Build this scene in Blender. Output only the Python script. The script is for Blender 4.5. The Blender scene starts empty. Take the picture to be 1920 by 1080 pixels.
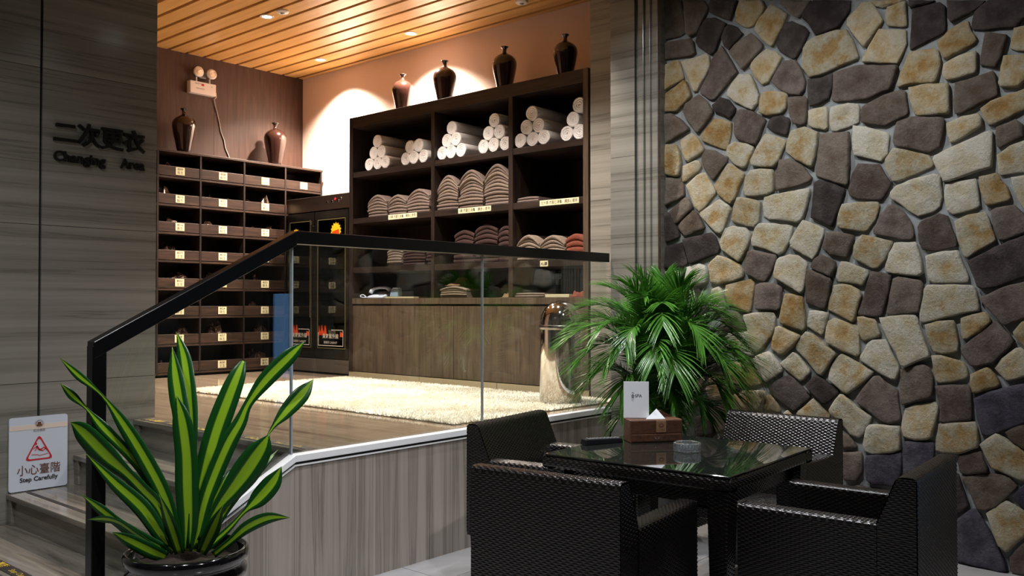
import bpy, bmesh, math, random
import numpy as np
from mathutils import Vector, Matrix, noise as mnoise

C = bpy.context.scene.collection
R = math.radians
random.seed(7)

# ------------------------------------------------------------------ camera, light, exposure
# world axes: X runs along the glass balustrade (away to the right), Y along the stone wall (away to the left)
scn = bpy.context.scene
cam_d = bpy.data.cameras.new('camera')
cam = bpy.data.objects.new('camera', cam_d)
C.objects.link(cam)
cam_d.sensor_fit = 'HORIZONTAL'
cam_d.sensor_width = 36.0
cam_d.lens = 36.0 * 1678.0 / 1920.0
cam.location = (0, 0, 1.40)
YAW, PITCH = R(41.17), math.atan(27.5 / 1678.0)
FW = Vector((math.cos(YAW) * math.cos(PITCH), math.sin(YAW) * math.cos(PITCH), math.sin(PITCH)))
cam.rotation_euler = FW.to_track_quat('-Z', 'Y').to_euler()
cam_d.clip_start = 0.05
scn.camera = cam
RT = Vector((math.sin(YAW), -math.cos(YAW), 0))      # image right, horizontal
TOCAM = Vector((-math.cos(YAW), -math.sin(YAW), 0))  # towards the photographer

w = bpy.data.worlds.new('world')
scn.world = w
w.use_nodes = True
w.node_tree.nodes['Background'].inputs[0].default_value = (0.55, 0.62, 0.75, 1)
w.node_tree.nodes['Background'].inputs[1].default_value = 0.02
scn.view_settings.view_transform = 'Standard'
scn.view_settings.look = 'None'
scn.view_settings.gamma = 1
scn.view_settings.use_curve_mapping = False
scn.view_settings.exposure = 0.5
WARM = (1.0, 0.83, 0.70)       # wall washers
SOFT = (1.0, 0.90, 0.80)       # middle of the changing area
COOL = (0.96, 0.98, 1.0)
# downlights: (x, y, ceiling z, watts, cone deg, blend, colour, aim offset)
PLATFORM_Z = 0.68
CEIL_ROOM, CEIL_LOBBY = 3.97, 3.70
ROOM_LIGHTS = [(5.76, 7.73, 720, 122), (5.76, 6.32, 640, 122), (4.57, 6.92, 230, 98), (4.57, 5.50, 330, 98), (4.57, 4.20, 250, 92)]
LOBBY_LIGHTS = [  # x, y, watts, cone, aim (dx, dy), tilt target drop
    (3.55, 3.05, 118, 116, (1.0, -0.35)),
    (3.55, 1.85, 112, 116, (1.0, -0.20)),
    (3.20, 2.30, 95, 90, (0.0, 0.0)),
    (1.20, 2.45, 130, 84, (0.45, 0.60)),
    (1.90, 0.60, 170, 84, (-0.05, 1.5)),
    (0.60, 3.60, 105, 100, (0.6, 0.7)),
    (-0.60, 1.60, 60, 90, (0.0, 0.0)),
]

# ------------------------------------------------------------------ materials
def srgb(r, g, b):
    f = lambda c: (c / 255 / 12.92) if c / 255 <= 0.04045 else ((c / 255 + 0.055) / 1.055) ** 2.4
    return (f(r), f(g), f(b), 1)

def new_mat(name):
    m = bpy.data.materials.new(name)
    m.use_nodes = True
    nt = m.node_tree
    return m, nt, nt.nodes['Principled BSDF']

def plain(name, col, rough=0.5, metal=0.0, spec=0.5, coat=0.0, emit=None, estr=0.0):
    m, nt, b = new_mat(name)
    b.inputs['Base Color'].default_value = col
    b.inputs['Roughness'].default_value = rough
    b.inputs['Metallic'].default_value = metal
    b.inputs['Specular IOR Level'].default_value = spec
    b.inputs['Coat Weight'].default_value = coat
    if emit:
        b.inputs['Emission Color'].default_value = emit
        b.inputs['Emission Strength'].default_value = estr
    return m

def ramp(nt, stops):
    r = nt.nodes.new('ShaderNodeValToRGB')
    e = r.color_ramp.elements
    e[0].position, e[0].color = stops[0]
    e[1].position, e[1].color = stops[-1]
    for p, c in stops[1:-1]:
        n = e.new(p)
        n.color = c
    return r

def position(nt, scale, rot=(0, 0, 0), obj=False):
    mp = nt.nodes.new('ShaderNodeMapping')
    mp.inputs['Scale'].default_value = scale
    mp.inputs['Rotation'].default_value = rot
    if obj:
        tc = nt.nodes.new('ShaderNodeTexCoord')
        nt.links.new(tc.outputs['Object'], mp.inputs['Vector'])
    else:
        g = nt.nodes.new('ShaderNodeNewGeometry')
        nt.links.new(g.outputs['Position'], mp.inputs['Vector'])
    return mp

def noise(nt, vec, scale, detail=6, rough=0.6, dist=0.0):
    n = nt.nodes.new('ShaderNodeTexNoise')
    n.inputs['Scale'].default_value = scale
    n.inputs['Detail'].default_value = detail
    n.inputs['Roughness'].default_value = rough
    n.inputs['Distortion'].default_value = dist
    nt.links.new(vec.outputs[0], n.inputs['Vector'])
    return n

def grained(name, stops, scale, nscale=3.0, rough=0.4, bump=0.0, dist=0.6, detail=7, obj=False, rot=(0, 0, 0), spec=0.5, coat=0.0, nrough=0.62):
    m, nt, b = new_mat(name)
    v = position(nt, scale, rot, obj)
    n = noise(nt, v, nscale, detail, nrough, dist)
    r = ramp(nt, stops)
    nt.links.new(n.outputs['Fac'], r.inputs[0])
    nt.links.new(r.outputs[0], b.inputs['Base Color'])
    b.inputs['Roughness'].default_value = rough
    b.inputs['Specular IOR Level'].default_value = spec
    b.inputs['Coat Weight'].default_value = coat
    if bump:
        bp = nt.nodes.new('ShaderNodeBump')
        bp.inputs['Strength'].default_value = bump
        bp.inputs['Distance'].default_value = 0.01
        nt.links.new(n.outputs['Fac'], bp.inputs['Height'])
        nt.links.new(bp.outputs[0], b.inputs['Normal'])
    return m

def two(a, b_, lo=0.35, hi=0.65):
    return [(lo, a), (hi, b_)]

MARBLE = [(0.24, srgb(102, 100, 93)), (0.36, srgb(126, 123, 115)), (0.405, srgb(122, 119, 111)), (0.425, srgb(102, 99, 92)), (0.445, srgb(124, 121, 113)), (0.60, srgb(140, 137, 129)), (0.78, srgb(130, 127, 119))]
M = {}
M['marble'] = grained('wood_vein_marble', MARBLE, (0.11, 0.11, 7.0), 2.0, 0.16, 0.0, 0.15, 9)
M['marble_v'] = grained('wood_vein_marble_upright', [(0.25, srgb(122, 113, 107)), (0.38, srgb(152, 142, 134)), (0.43, srgb(128, 119, 112)), (0.48, srgb(156, 146, 138)), (0.6, srgb(170, 160, 152)), (0.8, srgb(150, 141, 133))], (8.5, 8.5, 0.14), 2.0, 0.2, 0.0, 0.8)
M['marble_floor'] = grained('marble_floor', [(0.28, srgb(104, 88, 74)), (0.45, srgb(136, 118, 100)), (0.7, srgb(158, 140, 122))], (6.5, 0.4, 1), 2.2, 0.12, 0.0, 0.8)
M['marble_step'] = grained('marble_step', [(0.28, srgb(74, 70, 64)), (0.45, srgb(112, 106, 98)), (0.7, srgb(146, 138, 128))], (6.5, 0.4, 6), 2.2, 0.14, 0.0, 0.8)
M['tile'] = grained('grey_floor_tile', [(0.3, srgb(138, 136, 136)), (0.7, srgb(172, 170, 172))], (1, 1, 1), 1.6, 0.14, 0.0, 1.2)
M['joint'] = plain('dark_joint', srgb(30, 28, 26), 0.7)
M['plaster'] = plain('cream_plaster', srgb(230, 207, 192), 0.75)
M['lobby_ceiling'] = plain('grey_ceiling', srgb(120, 118, 114), 0.8)
M['lobby_wall'] = grained('lobby_marble', MARBLE, (0.35, 0.35, 7.5), 2.2, 0.25, 0.0, 0.9)
WOODD = [(0.25, srgb(15, 10, 8)), (0.45, srgb(29, 20, 16)), (0.7, srgb(48, 35, 28))]
M['wood_dark'] = grained('dark_stained_oak', WOODD, (14, 14, 0.9), 3.0, 0.42, 0.15, 0.5)
M['wood_darkh'] = grained('dark_stained_oak_level', WOODD, (3, 0.9, 16), 3.0, 0.42, 0.15, 0.5)
M['wood_front'] = grained('brown_oak_front', [(0.25, srgb(50, 40, 32)), (0.45, srgb(73, 60, 48)), (0.7, srgb(96, 81, 66))], (13, 13, 0.8), 3.0, 0.38, 0.15, 0.9)
M['wood_cubby'] = grained('brown_oak_cubby', [(0.25, srgb(24, 15, 11)), (0.45, srgb(46, 31, 23)), (0.7, srgb(70, 49, 37))], (1.2, 1.2, 16), 3.0, 0.45, 0.12, 0.6)
M['wood_wall'] = grained('brown_panel', [(0.25, srgb(48, 30, 21)), (0.5, srgb(66, 42, 31)), (0.75, srgb(80, 53, 40))], (12, 12, 0.8), 3.0, 0.5, 0.05, 0.5)
M['slat'] = grained('honey_slat', [(0.25, srgb(188, 138, 76)), (0.5, srgb(214, 166, 98)), (0.75, srgb(226, 184, 116))], (9, 0.5, 9), 2.5, 0.35, 0.0, 0.5)
M['black'] = plain('black_void', srgb(14, 11, 10), 0.8)
M['mortar'] = grained('grey_mortar', [(0.3, srgb(118, 121, 121)), (0.7, srgb(150, 153, 153))], (1, 1, 1), 14, 0.9, 0.5)
M['rail'] = plain('black_rail', srgb(12, 12, 14), 0.28, 0.3)
M['trim_white'] = plain('white_metal_trim', srgb(240, 240, 242), 0.3)
M['edge_grey'] = plain('glass_edge', srgb(150, 158, 165), 0.2)
M['letter'] = plain('black_letters', srgb(8, 8, 8), 0.35)
M['steel'] = plain('polished_steel', srgb(205, 200, 195), 0.07, 1.0)
M['steel_dark'] = plain('brushed_steel', srgb(150, 145, 140), 0.25, 1.0)
M['chrome'] = plain('chrome', srgb(220, 220, 225), 0.12, 1.0)
M['vase'] = plain('black_brown_glaze', srgb(40, 22, 17), 0.16, 0.0, 0.6, 0.6)
M['towel'] = grained('white_terry', two(srgb(214, 210, 208), srgb(240, 236, 234)), (1, 1, 1), 160, 0.95, 0.6, 0.0, 2)
M['white_plastic'] = plain('white_plastic', srgb(226, 218, 214), 0.4)
M['paper'] = plain('white_paper', srgb(236, 238, 244), 0.8)
M['tag'] = plain('cream_tag', srgb(226, 216, 176), 0.7)
M['ink'] = plain('black_ink', srgb(20, 18, 16), 0.7)
M['red'] = plain('red_print', srgb(196, 32, 40), 0.6)
M['brownprint'] = plain('brown_print', srgb(96, 56, 30), 0.6)
M['peach'] = plain('peach_print', srgb(226, 208, 196), 0.6)
M['sign'] = plain('white_acrylic', srgb(206, 212, 226), 0.3)
M['gold'] = plain('gold_print', srgb(200, 168, 60), 0.5)
M['strip'] = plain('dark_anti_slip', srgb(26, 22, 20), 0.6)
M['pot'] = plain('black_glazed_pot', srgb(10, 9, 12), 0.08, 0.0, 0.6, 0.5)
M['soil'] = grained('soil', two(srgb(28, 20, 14), srgb(54, 40, 28)), (1, 1, 1), 40, 0.95, 0.8)
M['leather'] = grained('brown_leather', two(srgb(84, 54, 36), srgb(108, 72, 50)), (1, 1, 1), 60, 0.42, 0.25)
M['leather_d'] = grained('brown_leather_front', two(srgb(70, 42, 28), srgb(90, 58, 40)), (1, 1, 1), 60, 0.42, 0.25)
M['plate'] = plain('bronze_plate', srgb(168, 130, 96), 0.4, 0.4)
M['remote'] = plain('black_plastic', srgb(16, 16, 18), 0.35)
M['button'] = plain('grey_buttons', srgb(120, 120, 124), 0.5)
M['phone'] = plain('pale_blue_plastic', srgb(196, 204, 222), 0.35)
M['rugbase'] = plain('rug_backing', srgb(150, 140, 118), 0.95)
M['tray'] = plain('cream_tray', srgb(206, 196, 160), 0.4)
M['lampglow'] = plain('lit_lamp_disc', (1, 1, 1, 1), 0.5, emit=(1, 0.86, 0.7, 1), estr=14.0)
M['lampglowc'] = plain('lit_cool_lamp_disc', (1, 1, 1, 1), 0.5, emit=(0.92, 0.96, 1, 1), estr=14.0)
M['sun_yellow'] = plain('yellow_print', srgb(246, 196, 30), 0.5)
M['sun_orange'] = plain('orange_print', srgb(214, 70, 20), 0.5)
M['outline'] = plain('pale_print', srgb(210, 200, 190), 0.5)
M['gold_line'] = plain('gold_line', srgb(120, 112, 70), 0.5)
M['cable'] = plain('grey_cable', srgb(186, 176, 170), 0.5)

def make_pile():
    m, nt, b = new_mat('ivory_pile')
    v = position(nt, (1, 1, 1))
    n = noise(nt, v, 9.0, 4)
    r = ramp(nt, two(srgb(236, 230, 214), srgb(250, 247, 238)))
    nt.links.new(n.outputs['Fac'], r.inputs[0])
    nt.links.new(r.outputs[0], b.inputs['Base Color'])
    b.inputs['Roughness'].default_value = 0.95
    b.inputs['Specular IOR Level'].default_value = 0.1
    return m
M['pile'] = make_pile()

def make_glass(name, tint=(0.93, 0.97, 0.95, 1), rough=0.0, boost=1.0, dark=0.0):
    m = bpy.data.materials.new(name)
    m.use_nodes = True
    nt = m.node_tree
    nt.nodes.clear()
    out = nt.nodes.new('ShaderNodeOutputMaterial')
    tr = nt.nodes.new('ShaderNodeBsdfTransparent')
    tr.inputs[0].default_value = tint
    gl = nt.nodes.new('ShaderNodeBsdfGlossy')
    gl.inputs['Roughness'].default_value = rough
    gl.inputs[0].default_value = (1, 1, 1, 1)
    fr = nt.nodes.new('ShaderNodeFresnel')
    fr.inputs[0].default_value = 1.5
    mul = nt.nodes.new('ShaderNodeMath')
    mul.operation = 'MULTIPLY'
    mul.use_clamp = True
    mul.inputs[1].default_value = boost
    mx = nt.nodes.new('ShaderNodeMixShader')
    # same index seen from either side of the pane (no refraction bends the ray here, so no inner total reflection)
    ge = nt.nodes.new('ShaderNodeNewGeometry')
    ior = nt.nodes.new('ShaderNodeMapRange')
    ior.inputs['To Min'].default_value, ior.inputs['To Max'].default_value = 1.5, 1 / 1.5
    nt.links.new(ge.outputs['Backfacing'], ior.inputs['Value'])
    nt.links.new(ior.outputs[0], fr.inputs[0])
    nt.links.new(fr.outputs[0], mul.inputs[0])
    nt.links.new(mul.outputs[0], mx.inputs[0])
    nt.links.new(tr.outputs[0], mx.inputs[1])
    nt.links.new(gl.outputs[0], mx.inputs[2])
    nt.links.new(mx.outputs[0], out.inputs[0])
    return m
M['glass'] = make_glass('clear_glass', (0.93, 0.955, 0.94, 1), 0.0, 1.25)
M['glass_dark'] = make_glass('smoked_glass', (0.42, 0.42, 0.42, 1))
M['film'] = make_glass('clear_plastic_film', (0.80, 0.78, 0.78, 1), 0.12, 2.2)
M['cutglass'] = plain('cut_glass', srgb(205, 212, 218), 0.05, 0.0, 0.9, 0.5)
M['cutglass'].node_tree.nodes['Principled BSDF'].inputs['Transmission Weight'].default_value = 0.88

def make_tabletop():
    m, nt, b = new_mat('dark_table_glass')
    b.inputs['Base Color'].default_value = srgb(34, 36, 34)
    b.inputs['Roughness'].default_value = 0.03
    b.inputs['Specular IOR Level'].default_value = 0.9
    b.inputs['Coat Weight'].default_value = 0.6
    b.inputs['Coat Roughness'].default_value = 0.02
    return m
M['tabletop'] = make_tabletop()

def make_stone(name, pale, mid, deep, bump=0.7):
    m, nt, b = new_mat(name)
    tc = nt.nodes.new('ShaderNodeTexCoord')
    oi = nt.nodes.new('ShaderNodeObjectInfo')
    g = nt.nodes.new('ShaderNodeNewGeometry')
    # pale rim towards the edges of each stone, warmer heart: mineral colouring of the stone itself
    sub = nt.nodes.new('ShaderNodeVectorMath'); sub.operation = 'SUBTRACT'
    sub.inputs[1].default_value = (0.5, 0.5, 0.5)
    nt.links.new(tc.outputs['Generated'], sub.inputs[0])
    mulv = nt.nodes.new('ShaderNodeVectorMath'); mulv.operation = 'MULTIPLY'
    mulv.inputs[1].default_value = (0, 1, 1)
    nt.links.new(sub.outputs[0], mulv.inputs[0])
    ln = nt.nodes.new('ShaderNodeVectorMath'); ln.operation = 'LENGTH'
    nt.links.new(mulv.outputs[0], ln.inputs[0])
    n1 = nt.nodes.new('ShaderNodeTexNoise'); n1.inputs['Scale'].default_value = 11; n1.inputs['Detail'].default_value = 8; n1.inputs['Roughness'].default_value = 0.62
    nt.links.new(g.outputs['Position'], n1.inputs['Vector'])
    n2 = nt.nodes.new('ShaderNodeTexNoise'); n2.inputs['Scale'].default_value = 60; n2.inputs['Detail'].default_value = 8; n2.inputs['Roughness'].default_value = 0.72
    nt.links.new(g.outputs['Position'], n2.inputs['Vector'])
    a = nt.nodes.new('ShaderNodeMath'); a.operation = 'MULTIPLY_ADD'; a.inputs[1].default_value = 2.5; a.inputs[2].default_value = -1.28
    nt.links.new(n1.outputs['Fac'], a.inputs[0])
    s = nt.nodes.new('ShaderNodeMath'); s.operation = 'MULTIPLY_ADD'; s.inputs[1].default_value = 0.85
    nt.links.new(ln.outputs['Value'], s.inputs[0]); nt.links.new(a.outputs[0], s.inputs[2])
    s2 = nt.nodes.new('ShaderNodeMath'); s2.operation = 'MULTIPLY_ADD'; s2.inputs[1].default_value = 0.5
    nt.links.new(oi.outputs['Random'], s2.inputs[0]); nt.links.new(s.outputs[0], s2.inputs[2])
    r = ramp(nt, [(0.0, deep), (0.35, mid), (0.85, pale)])
    nt.links.new(s2.outputs[0], r.inputs[0])
    hs = nt.nodes.new('ShaderNodeHueSaturation')
    v = nt.nodes.new('ShaderNodeMath'); v.operation = 'MULTIPLY_ADD'; v.inputs[1].default_value = 0.7; v.inputs[2].default_value = 0.42
    nt.links.new(n2.outputs['Fac'], v.inputs[0])
    v2 = nt.nodes.new('ShaderNodeMath'); v2.operation = 'MULTIPLY_ADD'; v2.inputs[1].default_value = 0.3
    nt.links.new(oi.outputs['Random'], v2.inputs[0]); nt.links.new(v.outputs[0], v2.inputs[2])
    nt.links.new(v2.outputs[0], hs.inputs['Value'])
    nt.links.new(r.outputs[0], hs.inputs['Color'])
    nt.links.new(hs.outputs[0], b.inputs['Base Color'])
    b.inputs['Roughness'].default_value = 0.85
    b.inputs['Specular IOR Level'].default_value = 0.3
    bp = nt.nodes.new('ShaderNodeBump'); bp.inputs['Strength'].default_value = bump; bp.inputs['Distance'].default_value = 0.022
    add = nt.nodes.new('ShaderNodeMath'); add.operation = 'MULTIPLY_ADD'; add.inputs[1].default_value = 1.4
    nt.links.new(n1.outputs['Fac'], add.inputs[0]); nt.links.new(n2.outputs['Fac'], add.inputs[2])
    nt.links.new(add.outputs[0], bp.inputs['Height'])
    nt.links.new(bp.outputs[0], b.inputs['Normal'])
    return m
STONE = {
    'y': make_stone('ochre_stone', srgb(184, 174, 152), srgb(174, 152, 112), srgb(158, 122, 72)),
    'l': make_stone('cream_stone', srgb(190, 184, 170), srgb(180, 168, 140), srgb(166, 136, 88)),
    'w': make_stone('pale_grey_stone', srgb(196, 194, 184), srgb(188, 182, 166), srgb(172, 156, 126)),
    'b': make_stone('brown_grey_stone', srgb(116, 105, 95), srgb(100, 87, 77), srgb(88, 71, 58)),
    'p': make_stone('mauve_brown_stone', srgb(114, 102, 95), srgb(92, 79, 73), srgb(80, 63, 56)),
    'd': make_stone('charcoal_stone', srgb(80, 72, 69), srgb(60, 52, 50), srgb(50, 41, 38)),
    'k': make_stone('slate_blue_stone', srgb(84, 80, 90), srgb(62, 58, 68), srgb(50, 45, 54)),
}

def make_wicker(name, a, b_):
    m, nt, b = new_mat(name)
    v = position(nt, (1, 1, 1), obj=True)
    n = noise(nt, v, 55, 4)
    r = ramp(nt, two(a, b_))
    nt.links.new(n.outputs['Fac'], r.inputs[0])
    nt.links.new(r.outputs[0], b.inputs['Base Color'])
    b.inputs['Roughness'].default_value = 0.24
    b.inputs['Specular IOR Level'].default_value = 0.75
    return m
M['wicker'] = make_wicker('dark_brown_wicker', srgb(11, 9, 9), srgb(25, 19, 18))

def translucent(nt, b, col, k):
    tl = nt.nodes.new('ShaderNodeBsdfTranslucent')
    mx = nt.nodes.new('ShaderNodeMixShader')
    mx.inputs[0].default_value = k
    nt.links.new(col, tl.inputs[0])
    out = [n for n in nt.nodes if n.type == 'OUTPUT_MATERIAL'][0]
    nt.links.new(b.outputs[0], mx.inputs[1]); nt.links.new(tl.outputs[0], mx.inputs[2]); nt.links.new(mx.outputs[0], out.inputs[0])

def make_leaf(name, edge, mid, width=0.22):
    m, nt, b = new_mat(name)
    uv = nt.nodes.new('ShaderNodeUVMap')
    sx = nt.nodes.new('ShaderNodeSeparateXYZ')
    nt.links.new(uv.outputs[0], sx.inputs[0])
    d = nt.nodes.new('ShaderNodeMath'); d.operation = 'SUBTRACT'; d.inputs[1].default_value = 0.5
    nt.links.new(sx.outputs[0], d.inputs[0])
    ab = nt.nodes.new('ShaderNodeMath'); ab.operation = 'ABSOLUTE'
    nt.links.new(d.outputs[0], ab.inputs[0])
    wv = nt.nodes.new('ShaderNodeTexNoise'); wv.inputs['Scale'].default_value = 1.0; wv.inputs['Detail'].default_value = 3
    mp = nt.nodes.new('ShaderNodeMapping'); mp.inputs['Scale'].default_value = (30, 1.5, 1)
    nt.links.new(uv.outputs[0], mp.inputs['Vector']); nt.links.new(mp.outputs[0], wv.inputs['Vector'])
    ma = nt.nodes.new('ShaderNodeMath'); ma.operation = 'MULTIPLY_ADD'; ma.inputs[1].default_value = 0.10
    nt.links.new(wv.outputs['Fac'], ma.inputs[0]); nt.links.new(ab.outputs[0], ma.inputs[2])
    r = ramp(nt, [(width - 0.02, mid), (width + 0.04, edge)])
    nt.links.new(ma.outputs[0], r.inputs[0])
    nt.links.new(r.outputs[0], b.inputs['Base Color'])
    b.inputs['Roughness'].default_value = 0.30
    translucent(nt, b, r.outputs[0], 0.28)
    return m
M['leaf'] = make_leaf('striped_leaf', srgb(20, 74, 24), srgb(146, 186, 40))
M['palm'] = grained('palm_green', two(srgb(34, 90, 24), srgb(92, 150, 54)), (1, 1, 1), 5, 0.27, 0.0)
_nt = M['palm'].node_tree
translucent(_nt, _nt.nodes['Principled BSDF'], [n for n in _nt.nodes if n.type == 'VALTORGB'][0].outputs[0], 0.22)
M['palm_stem'] = grained('palm_cane', two(srgb(60, 90, 34), srgb(110, 124, 58)), (1, 1, 1), 12, 0.5)

def cloth(name, a, b_):
    return grained(name, two(a, b_), (1, 1, 1), 120, 0.9, 0.3, 0.0, 3)
M['beige'] = cloth('beige_cotton', srgb(94, 80, 73), srgb(116, 100, 91))
M['beige2'] = cloth('pale_beige_cotton', srgb(102, 88, 77), srgb(126, 111, 97))
M['rust'] = cloth('rust_cotton', srgb(92, 40, 24), srgb(122, 58, 36))
M['maroon'] = cloth('maroon_cotton', srgb(34, 14, 11), srgb(54, 24, 19))
M['cloth_brown'] = cloth('brown_towelling', srgb(88, 62, 44), srgb(122, 92, 66))

# ------------------------------------------------------------------ mesh helpers
def origin(o):
    v = Vector((0, 0, 0))
    while o is not None:
        v += o.location
        o = o.parent
    return v

class MB:
    def __init__(self):
        self.v, self.f, self.uv = [], [], None
    def box(self, x0, x1, y0, y1, z0, z1):
        n = len(self.v)
        self.v += [(x0, y0, z0), (x1, y0, z0), (x1, y1, z0), (x0, y1, z0), (x0, y0, z1), (x1, y0, z1), (x1, y1, z1), (x0, y1, z1)]
        self.f += [(n, n+3, n+2, n+1), (n+4, n+5, n+6, n+7), (n, n+1, n+5, n+4), (n+1, n+2, n+6, n+5), (n+2, n+3, n+7, n+6), (n+3, n, n+4, n+7)]
        return self
    def hexa(self, pts):
        n = len(self.v)
        self.v += [tuple(p) for p in pts]
        self.f += [(n, n+3, n+2, n+1), (n+4, n+5, n+6, n+7), (n, n+1, n+5, n+4), (n+1, n+2, n+6, n+5), (n+2, n+3, n+7, n+6), (n+3, n, n+4, n+7)]
        return self
    def prism(self, poly, axis, a, b):
        """poly: 2-D points, counter-clockwise; axis 0/1/2 is the extrusion axis"""
        n, k = len(self.v), len(poly)
        for t in (a, b):
            for p in poly:
                if axis == 0: self.v.append((t, p[0], p[1]))
                elif axis == 1: self.v.append((p[0], t, p[1]))
                else: self.v.append((p[0], p[1], t))
        flip = axis == 1
        bot = [n + i for i in range(k)]
        top = [n + k + i for i in range(k)]
        fs = [tuple(reversed(bot)), tuple(top)] + [(n+i, n+(i+1) % k, n+k+(i+1) % k, n+k+i) for i in range(k)]
        if flip: fs = [tuple(reversed(f)) for f in fs]
        self.f += fs
        return self
    def lathe(self, prof, c=(0, 0, 0), n=32, axis='z', cap=True, ripple=None):
        """prof: (radius, height) from bottom to top"""
        s = len(self.v)
        for r, h in prof:
            for i in range(n):
                a = 2 * math.pi * i / n
                rr = r * (ripple(a, h) if ripple else 1)
                ca, sa = rr * math.cos(a), rr * math.sin(a)
                if axis == 'z': p = (c[0] + ca, c[1] + sa, c[2] + h)
                elif axis == 'x': p = (c[0] + h, c[1] + ca, c[2] + sa)
                else: p = (c[0] + sa, c[1] + h, c[2] + ca)
                self.v.append(p)
        for j in range(len(prof) - 1):
            for i in range(n):
                a, b = s + j*n + i, s + j*n + (i+1) % n
                self.f.append((a, b, b + n, a + n))
        if cap:
            self.f.append(tuple(s + i for i in reversed(range(n))))
            e = s + (len(prof)-1) * n
            self.f.append(tuple(e + i for i in range(n)))
        return self
    def tube(self, pts, rad, n=8):
        pts = [Vector(p) for p in pts]
        s = len(self.v)
        rads = rad if isinstance(rad, (list, tuple)) else [rad] * len(pts)
        up = Vector((0, 0, 1))
        for i, p in enumerate(pts):
            t = (pts[min(i+1, len(pts)-1)] - pts[max(i-1, 0)]).normalized()
            a = t.cross(up if abs(t.z) < 0.95 else Vector((1, 0, 0))).normalized()
            b = t.cross(a).normalized()
            for k in range(n):
                an = 2 * math.pi * k / n
                self.v.append(tuple(p + (a * math.cos(an) + b * math.sin(an)) * rads[i]))
        for i in range(len(pts)-1):
            for k in range(n):
                a_, b_ = s + i*n + k, s + i*n + (k+1) % n
                self.f.append((a_, a_ + n, b_ + n, b_))
        self.f.append(tuple(s + k for k in range(n)))
        e = s + (len(pts)-1) * n
        self.f.append(tuple(e + k for k in reversed(range(n))))
        return self
    def arrays(self, V, F):
        n = len(self.v)
        self.v += [tuple(p) for p in V.tolist()]
        self.f += [tuple(x) for x in (F + n).tolist()]
        return self
    def build(self, name, mat, parent=None, smooth=False, bevel=0.0, seg=2, local=False):
        me = bpy.data.meshes.new(name)
        o0 = Vector((0, 0, 0)) if (local or parent is None) else origin(parent)
        vs = self.v if o0.length == 0 else [(p[0]-o0.x, p[1]-o0.y, p[2]-o0.z) for p in self.v]
        me.from_pydata(vs, [], self.f)
        if self.uv is not None:
            l = me.uv_layers.new(name='UVMap')
            for lp in me.loops:
                l.data[lp.index].uv = self.uv[lp.vertex_index]
        me.materials.append(M[mat] if isinstance(mat, str) else mat)
        if smooth:
            me.polygons.foreach_set('use_smooth', [True] * len(me.polygons))
        me.update()
        o = bpy.data.objects.new(name, me)
        C.objects.link(o)
        if parent is not None: o.parent = parent
        if bevel:
            bv = o.modifiers.new('bevel', 'BEVEL')
            bv.width = bevel
            bv.segments = seg
            bv.limit_method = 'ANGLE'
            bv.angle_limit = R(40)
        return o

def tag(o, label, cat, group=None):
    o['label'] = label
    o['category'] = cat
    if group: o['group'] = group
    return o

def thing(name, label, cat, loc=(0, 0, 0), group=None, rotz=0.0):
    o = bpy.data.objects.new(name, None)
    o.empty_display_size = 0.1
    C.objects.link(o)
    o.location = loc
    o.rotation_euler = (0, 0, rotz)
    return tag(o, label, cat, group)

def struct(name, mb, mat, label=None, **k):
    o = mb.build(name, mat, **k)
    o['kind'] = 'structure'
    if label: o['label'] = label
    return o

def frame_empty(name, label=None, loc=(0, 0, 0)):
    o = bpy.data.objects.new(name, None)
    C.objects.link(o)
    o.location = loc
    o['kind'] = 'structure'
    if label: o['label'] = label
    return o

def shared(src, name, parent, loc=None, rot=None):
    """another object on the same mesh data"""
    o = bpy.data.objects.new(name, src.data)
    C.objects.link(o)
    o.parent = parent
    if loc is not None: o.location = loc
    if rot is not None: o.rotation_euler = rot
    return o

def text_mesh(s, size, depth=0.0, offset=0.0, align='CENTER', spacing=1.0, shear=0.0):
    cu = bpy.data.curves.new('lettering', 'FONT')
    cu.body = s
    cu.size = size
    cu.extrude = depth
    cu.offset = offset
    cu.align_x = align
    cu.space_character = spacing
    cu.resolution_u = 3
    o = bpy.data.objects.new('lettering', cu)
    C.objects.link(o)
    dg = bpy.context.evaluated_depsgraph_get()
    me = bpy.data.meshes.new_from_object(o.evaluated_get(dg))
    C.objects.unlink(o)
    bpy.data.objects.remove(o)
    bpy.data.curves.remove(cu)
    return me

def put_text(s, size, mat, parent, loc, facing, depth=0.0, offset=0.0, align='CENTER', spacing=1.0, width=None, name='lettering'):
    """facing '-y': read along +X on a plane of constant Y; '-x': read along -Y on a plane of constant X; 'up': flat"""
    me = text_mesh(s, size, depth, offset, align, spacing)
    xs = [v.co.x for v in me.vertices]
    if not xs: return None
    if width:
        k = width / (max(xs) - min(xs))
        for v in me.vertices: v.co.x *= k
    ax = {'-y': (Vector((1, 0, 0)), Vector((0, 0, 1))), '-x': (Vector((0, -1, 0)), Vector((0, 0, 1))), 'up': (Vector((0, -1, 0)), Vector((1, 0, 0))), 'upx': (Vector((1, 0, 0)), Vector((0, 1, 0)))}
    a, b = ax[facing] if isinstance(facing, str) else facing
    n = a.cross(b)
    L = Vector(loc) - origin(parent)
    for v in me.vertices:
        c = v.co.copy()
        v.co = L + a * c.x + b * c.y + n * c.z
    me.materials.clear()
    me.materials.append(M[mat])
    o = bpy.data.objects.new(name, me)
    C.objects.link(o)
    o.parent = parent
    return o

def ordinal(i): return ['first', 'second', 'third', 'fourth', 'fifth', 'sixth', 'seventh', 'eighth', 'ninth', 'tenth', 'eleventh', 'twelfth'][i]

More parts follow.
